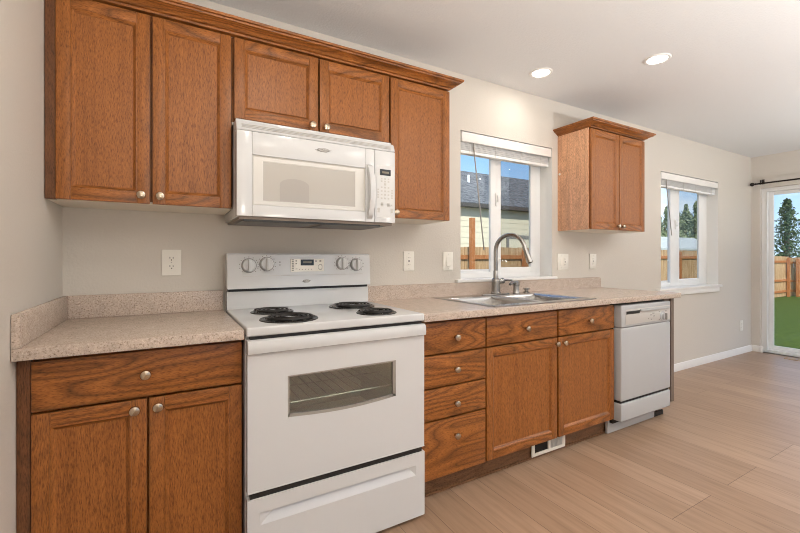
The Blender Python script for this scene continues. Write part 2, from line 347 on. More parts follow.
# ------------------------------------------------------------------ downlights and added fill lamps
def can(x, y, label, col=(1, 0.93, 0.82), w=None, vis=True):
    t = thing('ceiling_downlight', label, 'ceiling light', (x, y, RZ), 'recessed ceiling lights')
    b = BM(); lathe(b, [(0.056, -0.004), (0.060, -0.0075), (0.070, -0.007), (0.075, -0.003), (0.076, 0.0), (0.056, 0.0)], (x, y, RZ), segs=40); obj('trim_ring', b, 'trim', t)
    b = BM(); lathe(b, [(0, -0.0035), (0.030, -0.0038), (0.056, -0.0035), (0.056, -0.001), (0, -0.001)], (x, y, RZ), segs=40); obj('lens', b, 'lens', t)
    ld = bpy.data.lights.new('downlight_bulb', 'AREA'); ld.shape = 'DISK'; ld.size = 0.11; ld.energy = CAN_W if w is None else w; ld.color = col
    lo = bpy.data.objects.new('downlight_bulb', ld); C.objects.link(lo); lo.parent = t; lo.location = (0, 0, -0.010)
can(2.575, -0.287, 'recessed ceiling light above the window and nearest the cabinet crown')
can(3.062, -0.784, 'recessed ceiling light further out from the wall, above the dishwasher side')
for (x, y, lb) in ((1.0, -1.55, 'added unseen ceiling light over the middle of the kitchen floor'), (2.5, -2.2, 'added unseen ceiling light behind the viewer on the dishwasher side'), (0.8, -3.2, 'added unseen ceiling light behind the viewer near the side wall'), (4.6, -1.7, 'added unseen ceiling light in front of the far window')):
    can(x, y, lb, w=5.0)  # extra downlights added out of view to even out the room light
def fill_uplight(x, y, w, label, col):  # uplights added unseen behind the camera for soft bounced fill
    t = thing('fill_uplight_lamp', label, 'fill lamp', (x, y, 0), 'torchiere lamps added unseen behind the viewer')
    b = BM(); lathe(b, [(0, 0), (0.15, 0), (0.15, 0.012), (0.03, 0.03), (0.012, 0.05), (0, 0.05)], (x, y, 0), segs=32); obj('base', b, 'nickel', t)
    b = BM(); tube(b, [(x, y, 0.045), (x, y, 1.02)], 0.011, 14); obj('pole', b, 'nickel', t)
    b = BM(); lathe(b, [(0, 1.01), (0.03, 1.02), (0.10, 1.045), (0.17, 1.08), (0.20, 1.105), (0.194, 1.105), (0.165, 1.084), (0.097, 1.05), (0, 1.03)], (x, y, 0), segs=36); obj('bowl', b, 'nickel', t)
    b = BM(); lathe(b, [(0, 1.094), (0.165, 1.094), (0.165, 1.099), (0, 1.099)], (x, y, 0), segs=36); obj('lamp_disc', b, 'lens', t)
    ld = bpy.data.lights.new('fill_uplight_source', 'AREA'); ld.shape = 'DISK'; ld.size = 0.32; ld.energy = w; ld.color = col
    lo = bpy.data.objects.new('fill_uplight_source', ld); C.objects.link(lo); lo.parent = t; lo.location = (0, 0, 1.110); lo.rotation_euler = (PI, 0, 0)
fill_uplight(0.9, -2.9, FILL_W*1.15, 'added unseen fill uplight behind the viewer on the cabinet side', (1, 0.935, 0.845))
fill_uplight(3.0, -3.0, FILL_W*1.15, 'added unseen fill uplight behind the viewer in the middle of the room', (0.98, 0.99, 1.0))
fill_uplight(5.6, -2.9, FILL_W*1.55, 'added unseen fill uplight behind the viewer near the garden door', (0.93, 0.965, 1.0))

# ------------------------------------------------------------------ cabinets
def knob(parent, x, y, z):
    b = BM(); lathe(b, [(0, 0), (0.0075, 0), (0.0065, 0.010), (0.009, 0.014), (0.0155, 0.018), (0.0165, 0.022), (0.0145, 0.027), (0.008, 0.030), (0, 0.0305)], (x, y, z), (0, -1, 0), 20)
    return obj('knob', b, 'nickel', parent)
def pdoor(parent, x0, x1, z0, z1, yf, kx=None, kz=None, t=0.020, st=0.043, d=0.010):
    """frame and flat panel door; front face at yf"""
    yb = yf+t; b = BM(); bv = 0.0025
    box(b, x0, x0+st, yf, yb, z0, z1, bv, 0); box(b, x1-st, x1, yf, yb, z0, z1, bv, 0)
    box(b, x0+st, x1-st, yf, yb, z0, z0+st, bv, 1); box(b, x0+st, x1-st, yf, yb, z1-st, z1, bv, 1)
    # moulded inner edge stepping down to the panel
    a0, a1, c0, c1 = x0+st, x1-st, z0+st, z1-st; prof = [(0, 0.0015), (0.003, 0.0005), (0.006, 0.0035), (0.013, d-0.001), (0.014, d)]
    loops = []
    for (o, dy) in prof: loops.append([b.verts.new(p) for p in ((a0+o, yf+dy, c0+o), (a1-o, yf+dy, c0+o), (a1-o, yf+dy, c1-o), (a0+o, yf+dy, c1-o))])
    for A, B in zip(loops, loops[1:]):
        for k in range(4):
            f = b.faces.new([A[k], A[(k+1) % 4], B[(k+1) % 4], B[k]]); f.material_index = 1 if k in (0, 2) else 0
    o = obj('door', b, ['oak_v', 'oak_h'], parent)
    b = BM(); box(b, a0+0.002, a1-0.002, yf+d, yb-0.003, c0+0.002, c1-0.002); obj('panel', b, 'oak_panel', o)
    if kx is not None: knob(o, kx, yf, kz)
    return o
def dfront(parent, name, x0, x1, z0, z1, yf, kx=None, kz=None, t=0.020):
    b = BM(); box(b, x0, x1, yf, yf+t, z0, z1, 0.004, 0, 2); o = obj(name, b, 'oak_h', parent)
    if kx is not None: knob(o, kx, yf, kz)
    return o
UF, UD = -0.262, -0.294   # face frame and door front of the wall cabinets
def wall_box(t, x0, x1, z0, z1, left='oak_v', stile=None):
    b = BM(); box(b, x0, x1, UF, -0.001, z0+0.012, z1)
    obj('body', b, 'oak_v', t)
    b = BM(); box(b, x0, x1, UF, -0.001, z0, z0+0.012); obj('bottom_panel', b, 'melamine', t, label='cream underside panel')
UB, UT = 1.385, 2.145
t = thing('wall_cabinet', 'tall oak wall cabinet with two doors in the corner above the short counter', 'cabinet', (0.31, -0.15, UB), 'oak wall cabinets')
wall_box(t, 0.004, 0.627, UB, UT)
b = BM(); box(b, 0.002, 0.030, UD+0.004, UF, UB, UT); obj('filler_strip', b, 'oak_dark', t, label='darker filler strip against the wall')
pdoor(t, 0.032, 0.3215, 1.386, 2.134, UD, 0.293, 1.417); pdoor(t, 0.3305, 0.622, 1.386, 2.134, UD, 0.357, 1.417)
t = thing('wall_cabinet', 'short oak wall cabinet with two doors above the white microwave', 'cabinet', (1.016, -0.15, 1.76), 'oak wall cabinets')
wall_box(t, 0.628, 1.405, 1.76, UT)
pdoor(t, 0.634, 1.0115, 1.783, 2.134, UD, 0.980, 1.803); pdoor(t, 1.0205, 1.401, 1.783, 2.134, UD, 1.049, 1.803)
t = thing('wall_cabinet', 'narrow oak wall cabinet with one door right of the microwave', 'cabinet', (1.605, -0.15, UB), 'oak wall cabinets')
wall_box(t, 1.406, 1.802, UB, UT); pdoor(t, 1.411, 1.800, 1.386, 2.134, UD, 1.436, 1.413)
# crown over the long run
CP = [(0.001, 2.1455), (0.018, 2.1455), (0.022, 2.152), (0.032, 2.154), (0.038, 2.161), (0.058, 2.171), (0.068, 2.175), (0.070, 2.181), (0.078, 2.183), (0.080, 2.193)]   # (outward, z)
def crown_mesh(x0, x1, y, ends, hi):
    """moulding along the front at y, returning to the wall at the ends listed; outward offsets grow with z"""
    b = BM(); rows = []
    for (o, z) in CP:
        z += hi; pts = []
        if 'l' in ends: pts += [(x0-o, -0.001, z), (x0-o, y-o, z)]
        else: pts += [(x0, y-o, z)]
        if 'r' in ends: pts += [(x1+o, y-o, z), (x1+o, -0.001, z)]
        else: pts += [(x1, y-o, z)]
        rows.append([b.verts.new(p) for p in pts])
    # top cap and underside
    o, z = CP[-1][0]-0.016, CP[-1][1]+hi; pts = []
    if 'l' in ends: pts += [(x0-o, -0.001, z), (x0-o, y-o, z)]
    else: pts += [(x0, y-o, z)]
    if 'r' in ends: pts += [(x1+o, y-o, z), (x1+o, -0.001, z)]
    else: pts += [(x1, y-o, z)]
    rows.append([b.verts.new(p) for p in pts])
    pts2 = [(p[0], p[1], CP[0][1]+hi) for p in pts]
    o = -0.012; q = []
    if 'l' in ends: q += [(x0-o, -0.001), (x0-o, y-o)]
    else: q += [(x0, y-o)]
    if 'r' in ends: q += [(x1+o, y-o), (x1+o, -0.001)]
    else: q += [(x1, y-o)]
    rows.append([b.verts.new((p[0], p[1], CP[-1][1]+hi)) for p in q]); rows.append([b.verts.new((p[0], p[1], CP[0][1]+hi)) for p in q]); rows.append(rows[0])
    for A, B in zip(rows, rows[1:]):
        for k in range(len(A)-1):
            f = b.faces.new([A[k], A[k+1], B[k+1], B[k]])
            n = len(A)-1; f.material_index = 1 if ((k == 0 and 'l' in ends) or (k == n-1 and 'r' in ends)) else 0
    bmesh.ops.recalc_face_normals(b, faces=b.faces); return b
o = obj('crown_molding', crown_mesh(0.002, 1.780, -0.2745, 'r', 0), ['oak_h', 'oak_y']); tag(o, 'long oak crown molding along the top of the wall cabinets around the microwave', 'molding')
t = thing('wall_cabinet', 'oak wall cabinet with two doors hung alone between the two windows', 'cabinet', (3.46, -0.15, UB), 'oak wall cabinets')
b = BM(); box(b, 3.1105, 3.818, UF, -0.001, UB+0.012, UT); obj('body', b, 'oak_v', t)
b = BM(); box(b, 3.1035, 3.1105, -0.2735, -0.001, UB, UT); obj('side_panel', b, 'oak_glare', t, label='light oak side panel with window glare painted in')
b = BM(); box(b, 3.1105, 3.818, UF, -0.001, UB, UB+0.012); obj('bottom_panel', b, 'melamine', t, label='cream underside panel')
b = BM(); lathe(b, [(0.009, 0), (0.009, 0.003), (0, 0.005)], (3.1035, -0.02, 1.84), (-1, 0, 0), 14); obj('screw_cap', b, 'plate', t, label='small white screw cap')
pdoor(t, 3.112, 3.4555, 1.387, 2.136, UD, 3.430, 1.417); pdoor(t, 3.4645, 3.8155, 1.387, 2.136, UD, 3.490, 1.417)
obj('crown', crown_mesh(3.126, 3.796, -0.2745, 'lr', 0), ['oak_h', 'oak_y'], t)

BF, BD = -0.568, -0.600
def base_box(t, x0, x1, toe=True, zt=0.876):
    b = BM(); box(b, x0, x1, BF, -0.001, 0.105, zt); obj('body', b, 'oak_v', t)
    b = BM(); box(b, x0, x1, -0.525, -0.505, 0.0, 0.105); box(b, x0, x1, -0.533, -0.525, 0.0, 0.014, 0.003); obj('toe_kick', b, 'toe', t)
t = thing('base_cabinet', 'oak base cabinet with one drawer over two doors in the corner left of the range', 'cabinet', (0.31, -0.3, 0), 'oak base cabinets')
base_box(t, 0.004, 0.622)
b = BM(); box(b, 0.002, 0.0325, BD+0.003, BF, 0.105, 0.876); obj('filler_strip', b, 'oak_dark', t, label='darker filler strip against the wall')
dfront(t, 'drawer', 0.034, 0.6195, 0.713, 0.864, BD, 0.321, 0.789)
pdoor(t, 0.034, 0.3235, 0.118, 0.706, BD, 0.291, 0.677); pdoor(t, 0.3305, 0.6195, 0.118, 0.706, BD, 0.356, 0.677)
t = thing('base_cabinet', 'oak base cabinet with a stack of four drawers right of the range', 'cabinet', (1.6, -0.3, 0), 'oak base cabinets')
base_box(t, 1.394, 1.803)
for (z0, z1, kz) in ((0.713, 0.862, 0.784), (0.554, 0.705, 0.627), (0.400, 0.546, 0.462), (0.119, 0.392, 0.305)): dfront(t, 'drawer', 1.400, 1.7995, z0, z1, BD, 1.603, kz)
t = thing('sink_base_cabinet', 'wide oak sink base cabinet with two drawer fronts over two doors beside the dishwasher', 'cabinet', (2.35, -0.3, 0), 'oak base cabinets')
b = BM(); box(b, 1.8035, 1.83, BF, -0.001, 0.105, 0.876); box(b, 2.88, 2.905, BF, -0.001, 0.105, 0.876); box(b, 1.83, 2.88, BF, -0.001, 0.105, 0.13); box(b, 1.83, 2.88, -0.02, -0.001, 0.13, 0.876); box(b, 1.83, 2.88, BF, BF+0.010, 0.13, 0.876); obj('body', b, 'oak_v', t)
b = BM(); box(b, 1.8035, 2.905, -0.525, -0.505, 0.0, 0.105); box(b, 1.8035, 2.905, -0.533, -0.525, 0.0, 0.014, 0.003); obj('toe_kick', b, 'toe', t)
dfront(t, 'false_drawer_front', 1.808, 2.348, 0.713, 0.862, BD, 2.088, 0.783); dfront(t, 'false_drawer_front', 2.3625, 2.902, 0.713, 0.862, BD, 2.638, 0.783)
pdoor(t, 1.808, 2.348, 0.121, 0.705, BD, 2.333, 0.672); pdoor(t, 2.3625, 2.902, 0.121, 0.705, BD, 2.398, 0.672)
# floor register set in the toe kick
t = thing('vent_register', 'white vent register set in the toe kick under the sink cabinet', 'vent', (2.35, -0.53, 0.01))
b = BM(); y0, y1 = -0.5415, -0.5335
box(b, 2.206, 2.495, y0, y1, 0.015, 0.032, 0.002); box(b, 2.206, 2.495, y0, y1, 0.092, 0.104, 0.002); box(b, 2.206, 2.228, y0, y1, 0.032, 0.092); box(b, 2.470, 2.495, y0, y1, 0.032, 0.092); box(b, 2.345, 2.362, y0, y1, 0.032, 0.092); obj('face_frame', b, 'plate', t)
b = BM(); box(b, 2.228, 2.345, -0.5345, -0.5335, 0.032, 0.092); obj('dark_opening', b, 'dark', t)
b = BM()
for k in range(9): box(b, 2.362, 2.470, -0.5395, -0.5345, 0.034+k*0.0065, 0.0375+k*0.0065)
obj('louver', b, 'lgrey', t)
b = BM(); box(b, 2.362, 2.470, -0.5345, -0.5335, 0.032, 0.092); obj('backing', b, 'grey', t)
# end panel beyond the dishwasher
b = BM(); prism(b, [(-0.001, 0.0), (-0.50, 0.0), (-0.50, 0.105), (-0.598, 0.105), (-0.598, 0.876), (-0.001, 0.876)], 'x', 3.606, 3.646); prism(b, [(-0.30, 0.105), (-0.555, 0.105), (-0.555, 0.876), (-0.30, 0.876)], 'x', 3.596, 3.606)
o = obj('end_panel', b, 'endpanel'); tag(o, 'dark taupe end panel closing the run beyond the dishwasher', 'panel')

# ------------------------------------------------------------------ countertops
CT, CB, CF = 0.914, 0.878, -0.646
t = thing('countertop', 'short beige speckled countertop left of the range with splash on two sides', 'countertop', (0.31, -0.32, CB), 'laminate countertops')
b = BM(); box(b, 0.001, 0.6215, CF, -0.001, CB, CT, 0.004); obj('worktop', b, 'lam', t)
b = BM(); box(b, 0.021, 0.619, -0.021, -0.001, CT, 1.0115, 0.003); obj('backsplash', b, 'lam', t)
b = BM(); box(b, 0.001, 0.021, CF+0.002, -0.001, CT, 1.0115, 0.003); obj('side_splash', b, 'lam', t)
t = thing('countertop', 'long beige speckled countertop around the sink running over the dishwasher', 'countertop', (2.52, -0.32, CB), 'laminate countertops')
SX0, SX1, SY0, SY1 = 1.868, 2.662, -0.590, -0.105      # cut-out
b = BM(); x0, x1 = 1.3925, 3.648
box(b, x0, x1, CF, SY0, CB, CT, 0.004); box(b, x0, SX0, SY0, -0.001, CB, CT); box(b, SX1, x1, SY0, -0.001, CB, CT); box(b, SX0, SX1, SY1, -0.001, CB, CT); obj('worktop', b, 'lam', t)
b = BM(); prism(b, [(1.3925, CT), (3.640, CT), (3.640, 0.985), (3.632, 0.997), (3.615, 1.0025), (1.3925, 1.0025)], 'y', -0.021, -0.001); obj('backsplash', b, 'lam', t)

# ------------------------------------------------------------------ range
t = thing('electric_range', 'white freestanding electric range with four black coil burners', 'range', (1.005, -0.34, 0))
RX0, RX1, RF = 0.6275, 1.3835, -0.660
b = BM(); box(b, RX0, RX0+0.02, RF+0.035, -0.035, 0.03, 0.886); box(b, RX1-0.02, RX1, RF+0.035, -0.035, 0.03, 0.886); box(b, RX0+0.02, RX1-0.02, -0.06, -0.035, 0.03, 0.886); box(b, RX0+0.02, RX1-0.02, RF+0.035, -0.06, 0.03, 0.30); box(b, RX0+0.02, RX1-0.02, RF+0.037, -0.06, 0.84, 0.886); obj('body', b, 'enamel', t)
for (za, zb) in ((0.29, 0.3255), (0.8765, 0.888)):
    b = BM(); box(b, RX0+0.012, RX1-0.012, RF+0.005, RF+0.0345, za, zb); obj('dark_seam', b, 'black', t)
for x in (RX0+0.05, RX1-0.05):
    for y in (-0.58, -0.10):
        b = BM(); lathe(b, [(0, 0), (0.022, 0), (0.018, 0.03), (0, 0.03)], (x, y, 0), segs=14); obj('leveling_foot', b, 'black', t)
b = BM(); box(b, RX0-0.001, RX1+0.001, RF, -0.060, 0.888, 0.921, 0.007, 0, 3); obj('cooktop', b, 'enamel', t)
# backguard riser and console
b = BM(); prism(b, [(-0.032, 0.90), (-0.078, 0.90), (-0.074, 1.006), (-0.032, 1.006)], 'x', RX0+0.002, RX1-0.002, 0, 0.003); obj('backguard', b, 'enamel', t)
b = BM(); box(b, RX0+0.008, RX1-0.008, -0.076, -0.032, 1.006, 1.021); obj('dark_seam', b, 'black', t)
b = BM(); prism(b, [(-0.030, 1.020), (-0.104, 1.020), (-0.103, 1.030), (-0.092, 1.186), (-0.086, 1.193), (-0.030, 1.193)], 'x', RX0, RX1, 0, 0.006); cons = obj('control_console', b, 'enamel', t)
def cy(z): return -0.103+(z-1.03)*(0.011/0.156)     # console face
b = BM()
zA, zB = 1.080, 1.178
box(b, 0.700, 1.335, cy(zA)-0.0012, cy(zA)+0.004, zA, zA+0.0018); obj('trim_line', b, 'lgrey', cons)
for kx, kz in ((0.727, 1.133), (0.812, 1.140), (1.213, 1.140), (1.297, 1.133)):
    y = cy(kz); dr = (0, -1, 0.07)
    b = BM(); lathe(b, [(0.036, 0), (0.036, 0.0015), (0.0335, 0.002), (0.0335, 0.0005)], (kx, y-0.0005, kz), dr, 32, 1); lathe(b, [(0.0325, 0), (0.031, 0.014), (0.027, 0.018), (0, 0.018)], (kx, y, kz), dr, 32, 0)
    o = obj('burner_knob', b, ['enamel_soft', 'grey'], t)
    b = BM(); box(b, kx-0.0065, kx+0.0065, y-0.036, y-0.010, kz-0.029, kz+0.029, 0.004); obj('grip', b, 'enamel_soft', o)
    b = BM()
    for k in range(11):
        a = PI*1.25-PI*1.5*k/10; px, pz = kx+0.044*math.cos(a), kz+0.042*math.sin(a); s = 0.0022
        box(b, px-s, px+s, cy(pz)-0.0006, cy(pz)+0.002, pz-s, pz+s)
    obj('dial_mark', b, 'grey', o)
b = BM(); zt = 1.166; prism(b, [(0.930, 1.099), (1.108, 1.099), (1.108, zt), (0.930, zt)], 'y', cy(1.13)-0.0042, cy(1.13)+0.003); pad = obj('control_pad', b, 'plate', t)
b = BM(); box(b, 0.982, 1.052, cy(1.14)-0.0052, cy(1.14), 1.131, 1.1625); obj('clock_display', b, 'lcd', pad)
b = BM(); box(b, 0.994, 1.040, cy(1.14)-0.0056, cy(1.14), 1.143, 1.152); obj('clock_digits', b, 'lcdtxt', pad)
b = BM()
yy = cy(1.13)-0.0048
for k in range(7): box(b, 0.936, 0.946, yy, cy(1.13), 1.104+0.009*k, 1.109+0.009*k)
obj('button_column', b, 'grey', pad)
for (x, z, w, h) in [(0.957, 1.152, 0.010, 0.006), (0.957, 1.138, 0.010, 0.006), (0.957, 1.112, 0.012, 0.003), (1.062, 1.150, 0.010, 0.007), (1.085, 1.150, 0.012, 0.008)] + [(0.975+0.016*k, 1.109, 0.006, 0.004) for k in range(5)]:
    b = BM(); box(b, x-0.002, x+w-0.004, yy, cy(1.13), z, z+h); obj('button', b, 'grey', pad)
b = BM()
for k in range(12):
    a = 2*PI*k/12; box(b, 1.088+0.010*math.cos(a)-0.0018, 1.088+0.010*math.cos(a)+0.0018, yy, cy(1.13), 1.122+0.014*math.sin(a)-0.0022, 1.122+0.014*math.sin(a)+0.0022)
obj('arrow_ring', b, 'grey', pad)
b = BM(); box(b, 0.873, 0.880, cy(1.15)-0.001, cy(1.15)+0.002, 1.146, 1.152); box(b, 0.873, 0.880, cy(1.13)-0.001, cy(1.13)+0.002, 1.132, 1.137); obj('indicator_light', b, 'grey', t)
def emblem(parent, x, y, z, rx, rz):
    b = BM(); 
    for (s, d, mi) in ((1.0, 0.0, 0), (0.78, -0.0012, 1)): prism(b, [(x+rx*s*math.cos(2*PI*k/28), z+rz*s*math.sin(2*PI*k/28)) for k in range(28)], 'y', y-0.002+d, y+0.001, mi)
    for k in range(7): box(b, x-rx*0.62+k*rx*0.19, x-rx*0.62+k*rx*0.19+rx*0.10, y-0.0042, y-0.002, z-rz*0.32, z+rz*(0.36 if k % 3 else 0.12), 0, 0)
    tube(b, [(x-rx*1.25, y-0.001, z-rz*0.2), (x-rx*0.5, y-0.003, z-rz*0.95), (x+rx*0.5, y-0.003, z-rz*0.95), (x+rx*1.25, y-0.001, z+rz*0.3)], rz*0.14, 6, 0)
    obj('emblem', b, ['grey', 'lgrey'], parent)
emblem(cons, 1.012, cy(1.05), 1.050, 0.019, 0.0075)
# burners
def burner(x, y, r, label):
    z = 0.921
    b = BM(); lathe(b, [(0.02, 0.0005), (r*0.75, 0.0005), (r*0.93, 0.002), (r*0.985, 0.005), (r*1.03, 0.004), (r*1.05, 0.0002)], (x, y, z), segs=40); o = obj('drip_pan', b, 'pan', t, label=label)
    b = BM(); pts = []; turns = 4.2 if r > 0.11 else 3.3; n = int(turns*30)
    for k in range(n+1):
        a = 2*PI*turns*k/n+0.6; rr = r*0.24+(r*0.90-r*0.24)*k/n; pts.append((x+rr*math.cos(a), y+rr*math.sin(a), z+0.0095))
    pts += [(x+(r*0.90)*math.cos(a)*1.02, y+r*0.9*math.sin(a)*1.02, z+0.006)]
    tube(b, pts, 0.0046, 8); obj('coil', b, 'coil', o)
    b = BM(); lathe(b, [(0, 0.004), (r*0.17, 0.004), (r*0.17, 0.010), (0, 0.012)], (x, y, z), segs=20)
    for k in range(3):
        a = 2*PI*k/3+0.4; tube(b, [(x, y, z+0.0065), (x+r*0.92*math.cos(a), y+r*0.92*math.sin(a), z+0.0065)], 0.002, 6)
    obj('support', b, 'steel', o)
burner(0.815, -0.515, 0.112, None); burner(0.802, -0.262, 0.092, None); burner(1.203, -0.255, 0.112, None); burner(1.207, -0.530, 0.088, None)
for o_ in t.children:
    if o_.name.startswith('drip_pan') and 'label' in o_: del o_['label']
# oven door with a window cut through
WX0, WX1, WZ0, WZ1 = 0.772, 1.236, 0.575, 0.730
DB, DT = 0.326, 0.824
b = BM(); yf, yb = RF, RF+0.030
box(b, RX0+0.002, WX0, yf, yb, DB, DT); box(b, WX1, RX1-0.002, yf, yb, DB, DT); box(b, WX0, WX1, yf, yb, WZ1, DT)
arc = [(WX0+(WX1-WX0)*k/16, WZ0-0.013*math.sin(PI*k/16)) for k in range(17)]
prism(b, [(WX0, DB)]+arc+[(WX1, DB)], 'y', yf, yb)
bmesh.ops.remove_doubles(b, verts=b.verts, dist=1e-5)
door = obj('oven_door', b, 'enamel', t)
b = BM(); 
prism(b, [(RX0+0.002, DB), (RX1-0.002, DB), (RX1-0.002, DB+0.004), (RX0+0.002, DB+0.004)], 'y', yf-0.002, yf); 
obj('door_lip', b, 'enamel', door)
b = BM(); prism(b, [(RF+0.030, 0.824), (RF+0.030, 0.874), (RF-0.002, 0.876), (RF-0.012, 0.871), (RF-0.016, 0.860), (RF-0.017, 0.842), (RF-0.014, 0.828), (RF-0.004, 0.8245)], 'x', RX0+0.001, RX1-0.001, 0, 0.003); obj('handle', b, 'enamel', door)
b = BM(); r = 0.004
prism(b, [(WX0, WZ1), (WX1, WZ1), (WX1, WZ1-0.006), (WX0, WZ1-0.006)], 'y', yf+0.002, yf+0.012); prism(b, [(WX0, WZ1-0.006), (WX0+0.007, WZ1-0.006), (WX0+0.007, WZ0), (WX0, WZ0)], 'y', yf+0.002, yf+0.012); prism(b, [(WX1-0.014, WZ1-0.006), (WX1, WZ1-0.006), (WX1, WZ0), (WX1-0.014, WZ0)], 'y', yf+0.002, yf+0.012)
prism(b, arc+[(p[0], p[1]+0.011) for p in arc[::-1]], 'y', yf+0.002, yf+0.012)
obj('window_gasket', b, 'gasket', door)
b = BM(); prism(b, arc+[(WX1, WZ1), (WX0, WZ1)], 'y', yf+0.009, yf+0.012); obj('oven_window', b, 'ovenglass', door)
b = BM()   # oven cavity seen through the window
cx0, cx1, c0, c1 = RX0+0.07, RX1-0.07, 0.40, 0.80
for q in (((cx0, -0.60, c0), (cx1, -0.60, c0), (cx1, -0.12, c0), (cx0, -0.12, c0)), ((cx0, -0.60, c1), (cx1, -0.60, c1), (cx1, -0.12, c1), (cx0, -0.12, c1)), ((cx0, -0.12, c0), (cx1, -0.12, c0), (cx1, -0.12, c1), (cx0, -0.12, c1)), ((cx0, -0.60, c0), (cx0, -0.12, c0), (cx0, -0.12, c1), (cx0, -0.60, c1)), ((cx1, -0.60, c0), (cx1, -0.12, c0), (cx1, -0.12, c1), (cx1, -0.60, c1))): b.faces.new([b.verts.new(p) for p in q])
obj('oven_cavity', b, 'cavity', t)
b = BM(); zr = 0.60
for k in range(15): x = cx0+0.03+(cx1-cx0-0.06)*k/14; tube(b, [(x, -0.575, zr), (x, -0.14, zr), (x, -0.13, zr+0.03)], 0.0026, 6)
for y in (-0.575, -0.36, -0.14): tube(b, [(cx0+0.004, y, zr-0.003), (cx1-0.004, y, zr-0.003)], 0.0034, 6)
obj('oven_rack', b, 'rack', t)
# storage drawer with a long pressed finger grip
b = BM(); x0, x1 = RX0+0.001, RX1-0.001; yf, yb = RF-0.002, RF+0.030; ga, gb, gz0, gz1 = 0.672, 1.336, 0.206, 0.250
box(b, x0, x1, yf, yb, gz1, 0.303); box(b, x0, x1, yf, yb, 0.020, gz0); box(b, x0, ga, yf, yb, gz0, gz1); box(b, gb, x1, yf, yb, gz0, gz1)
bmesh.ops.remove_doubles(b, verts=b.verts, dist=1e-5)
drw = obj('storage_drawer', b, 'enamel', t)
b = BM(); o_ = [(ga, yf, gz0), (gb, yf, gz0), (gb, yf, gz1), (ga, yf, gz1)]; n_ = [(ga+0.05, yf+0.016, gz1-0.009), (gb-0.03, yf+0.016, gz1-0.009), (gb-0.02, yf+0.013, gz1-0.001), (ga+0.03, yf+0.013, gz1-0.001)]
O_ = [b.verts.new(p) for p in o_]; I_ = [b.verts.new(p) for p in n_]
for k in range(4): b.faces.new([O_[k], O_[(k+1) % 4], I_[(k+1) % 4], I_[k]])
b.faces.new(I_); bmesh.ops.recalc_face_normals(b, faces=b.faces); obj('finger_recess', b, 'enamel', drw, smooth=20)

# ------------------------------------------------------------------ microwave
t = thing('microwave_oven', 'white over-the-range microwave mounted under the short wall cabinet', 'microwave', (1.0, -0.2, 1.338))
X0, X1, YF = 0.629, 1.376, -0.402
b = BM(); box(b, X0+0.002, X1-0.002, YF+0.040, -0.001, 1.345, 1.7595, 0.003); obj('body', b, 'enamel', t)
b = BM(); prism(b, [(YF+0.040, 1.704), (YF+0.004, 1.704), (YF+0.002, 1.709), (YF+0.012, 1.735), (YF+0.020, 1.745), (YF+0.040, 1.745)], 'x', X0, X1, 0, 0.002); vt = obj('top_vent', b, 'enamel', t)
b = BM()
for k in range(3): prism(b, [(YF+0.0015+0.0026*k, 1.716+0.0065*k), (YF+0.0045+0.0026*k, 1.716+0.0065*k), (YF+0.0050+0.0026*k, 1.7185+0.0065*k), (YF+0.0022+0.0026*k, 1.7185+0.0065*k)], 'x', X0+0.02, X1-0.02)
obj('vent_slot', b, 'lgrey', vt)
SPL = 1.262
b = BM()     # door: frame around a recessed window
OX0, OX1, OZ0, OZ1 = 0.690, 1.212, 1.394, 1.606
yd, ye = YF, YF+0.039
box(b, X0, OX0, yd, ye, 1.346, 1.702, 0.003); box(b, OX1, SPL-0.001, yd, ye, 1.346, 1.702, 0.003); box(b, OX0, OX1, yd, ye, OZ1, 1.702, 0.003); box(b, OX0, OX1, yd, ye, 1.346, OZ0, 0.003); box(b, OX0-0.01, OX1+0.01, yd+0.010, ye, OZ0-0.01, OZ1+0.01)
mdoor = obj('door', b, 'enamel', t)
b = BM(); I = (0.732, 1.164, 1.412, 1.585)
lo = [[b.verts.new((x, y, z)) for x, z in ((a, c), (d, c), (d, e_), (a, e_))] for (a, d, c, e_, y) in ((OX0+0.001, OX1-0.001, OZ0+0.001, OZ1-0.001, yd+0.001), (OX0+0.006, OX1-0.006, OZ0+0.006, OZ1-0.006, yd+0.007), (I[0], I[1], I[2], I[3], yd+0.006), (I[0]+0.004, I[1]-0.004, I[2]+0.004, I[3]-0.004, yd+0.0085))]
for A, B in zip(lo, lo[1:]):
    for k in range(4): b.faces.new([A[k], A[(k+1) % 4], B[(k+1) % 4], B[k]])
bmesh.ops.recalc_face_normals(b, faces=b.faces); obj('window_surround', b, 'mwpanel', mdoor)
b = BM(); box(b, I[0]+0.002, I[1]-0.002, yd+0.0082, yd+0.0095, I[2]+0.002, I[3]-0.002); mw = obj('window', b, 'mwglass', mdoor)
b = BM(); pts = [(0.806, 1.419), (0.806, 1.492)]+[(0.871-0.065*math.cos(PI*k/12), 1.492+0.028*math.sin(PI*k/12)) for k in range(1, 12)]+[(0.936, 1.492), (0.936, 1.419)]; prism(b, pts, 'y', yd+0.0076, yd+0.0083); obj('window_inner_arch', b, 'mwarch', mdoor)
b = BM(); n = 14; pts = [(1.233, YF+0.004-0.040*math.sin(PI*k/n)**0.7, 1.362+0.262*k/n) for k in range(n+1)]
hp = []
for k in range(n+1):
    hp.append([b.verts.new((pts[k][0]+dx, pts[k][1]+dy, pts[k][2])) for dx, dy in ((-0.015, 0.004), (-0.013, -0.008), (0.0, -0.011), (0.013, -0.008), (0.015, 0.004), (0.0, 0.006))])
for A, B in zip(hp, hp[1:]):
    for k in range(6): b.faces.new([A[k], A[(k+1) % 6], B[(k+1) % 6], B[k]])
b.faces.new(hp[0]); b.faces.new(hp[-1]); bmesh.ops.recalc_face_normals(b, faces=b.faces); obj('handle', b, 'enamel', mdoor, smooth=60)
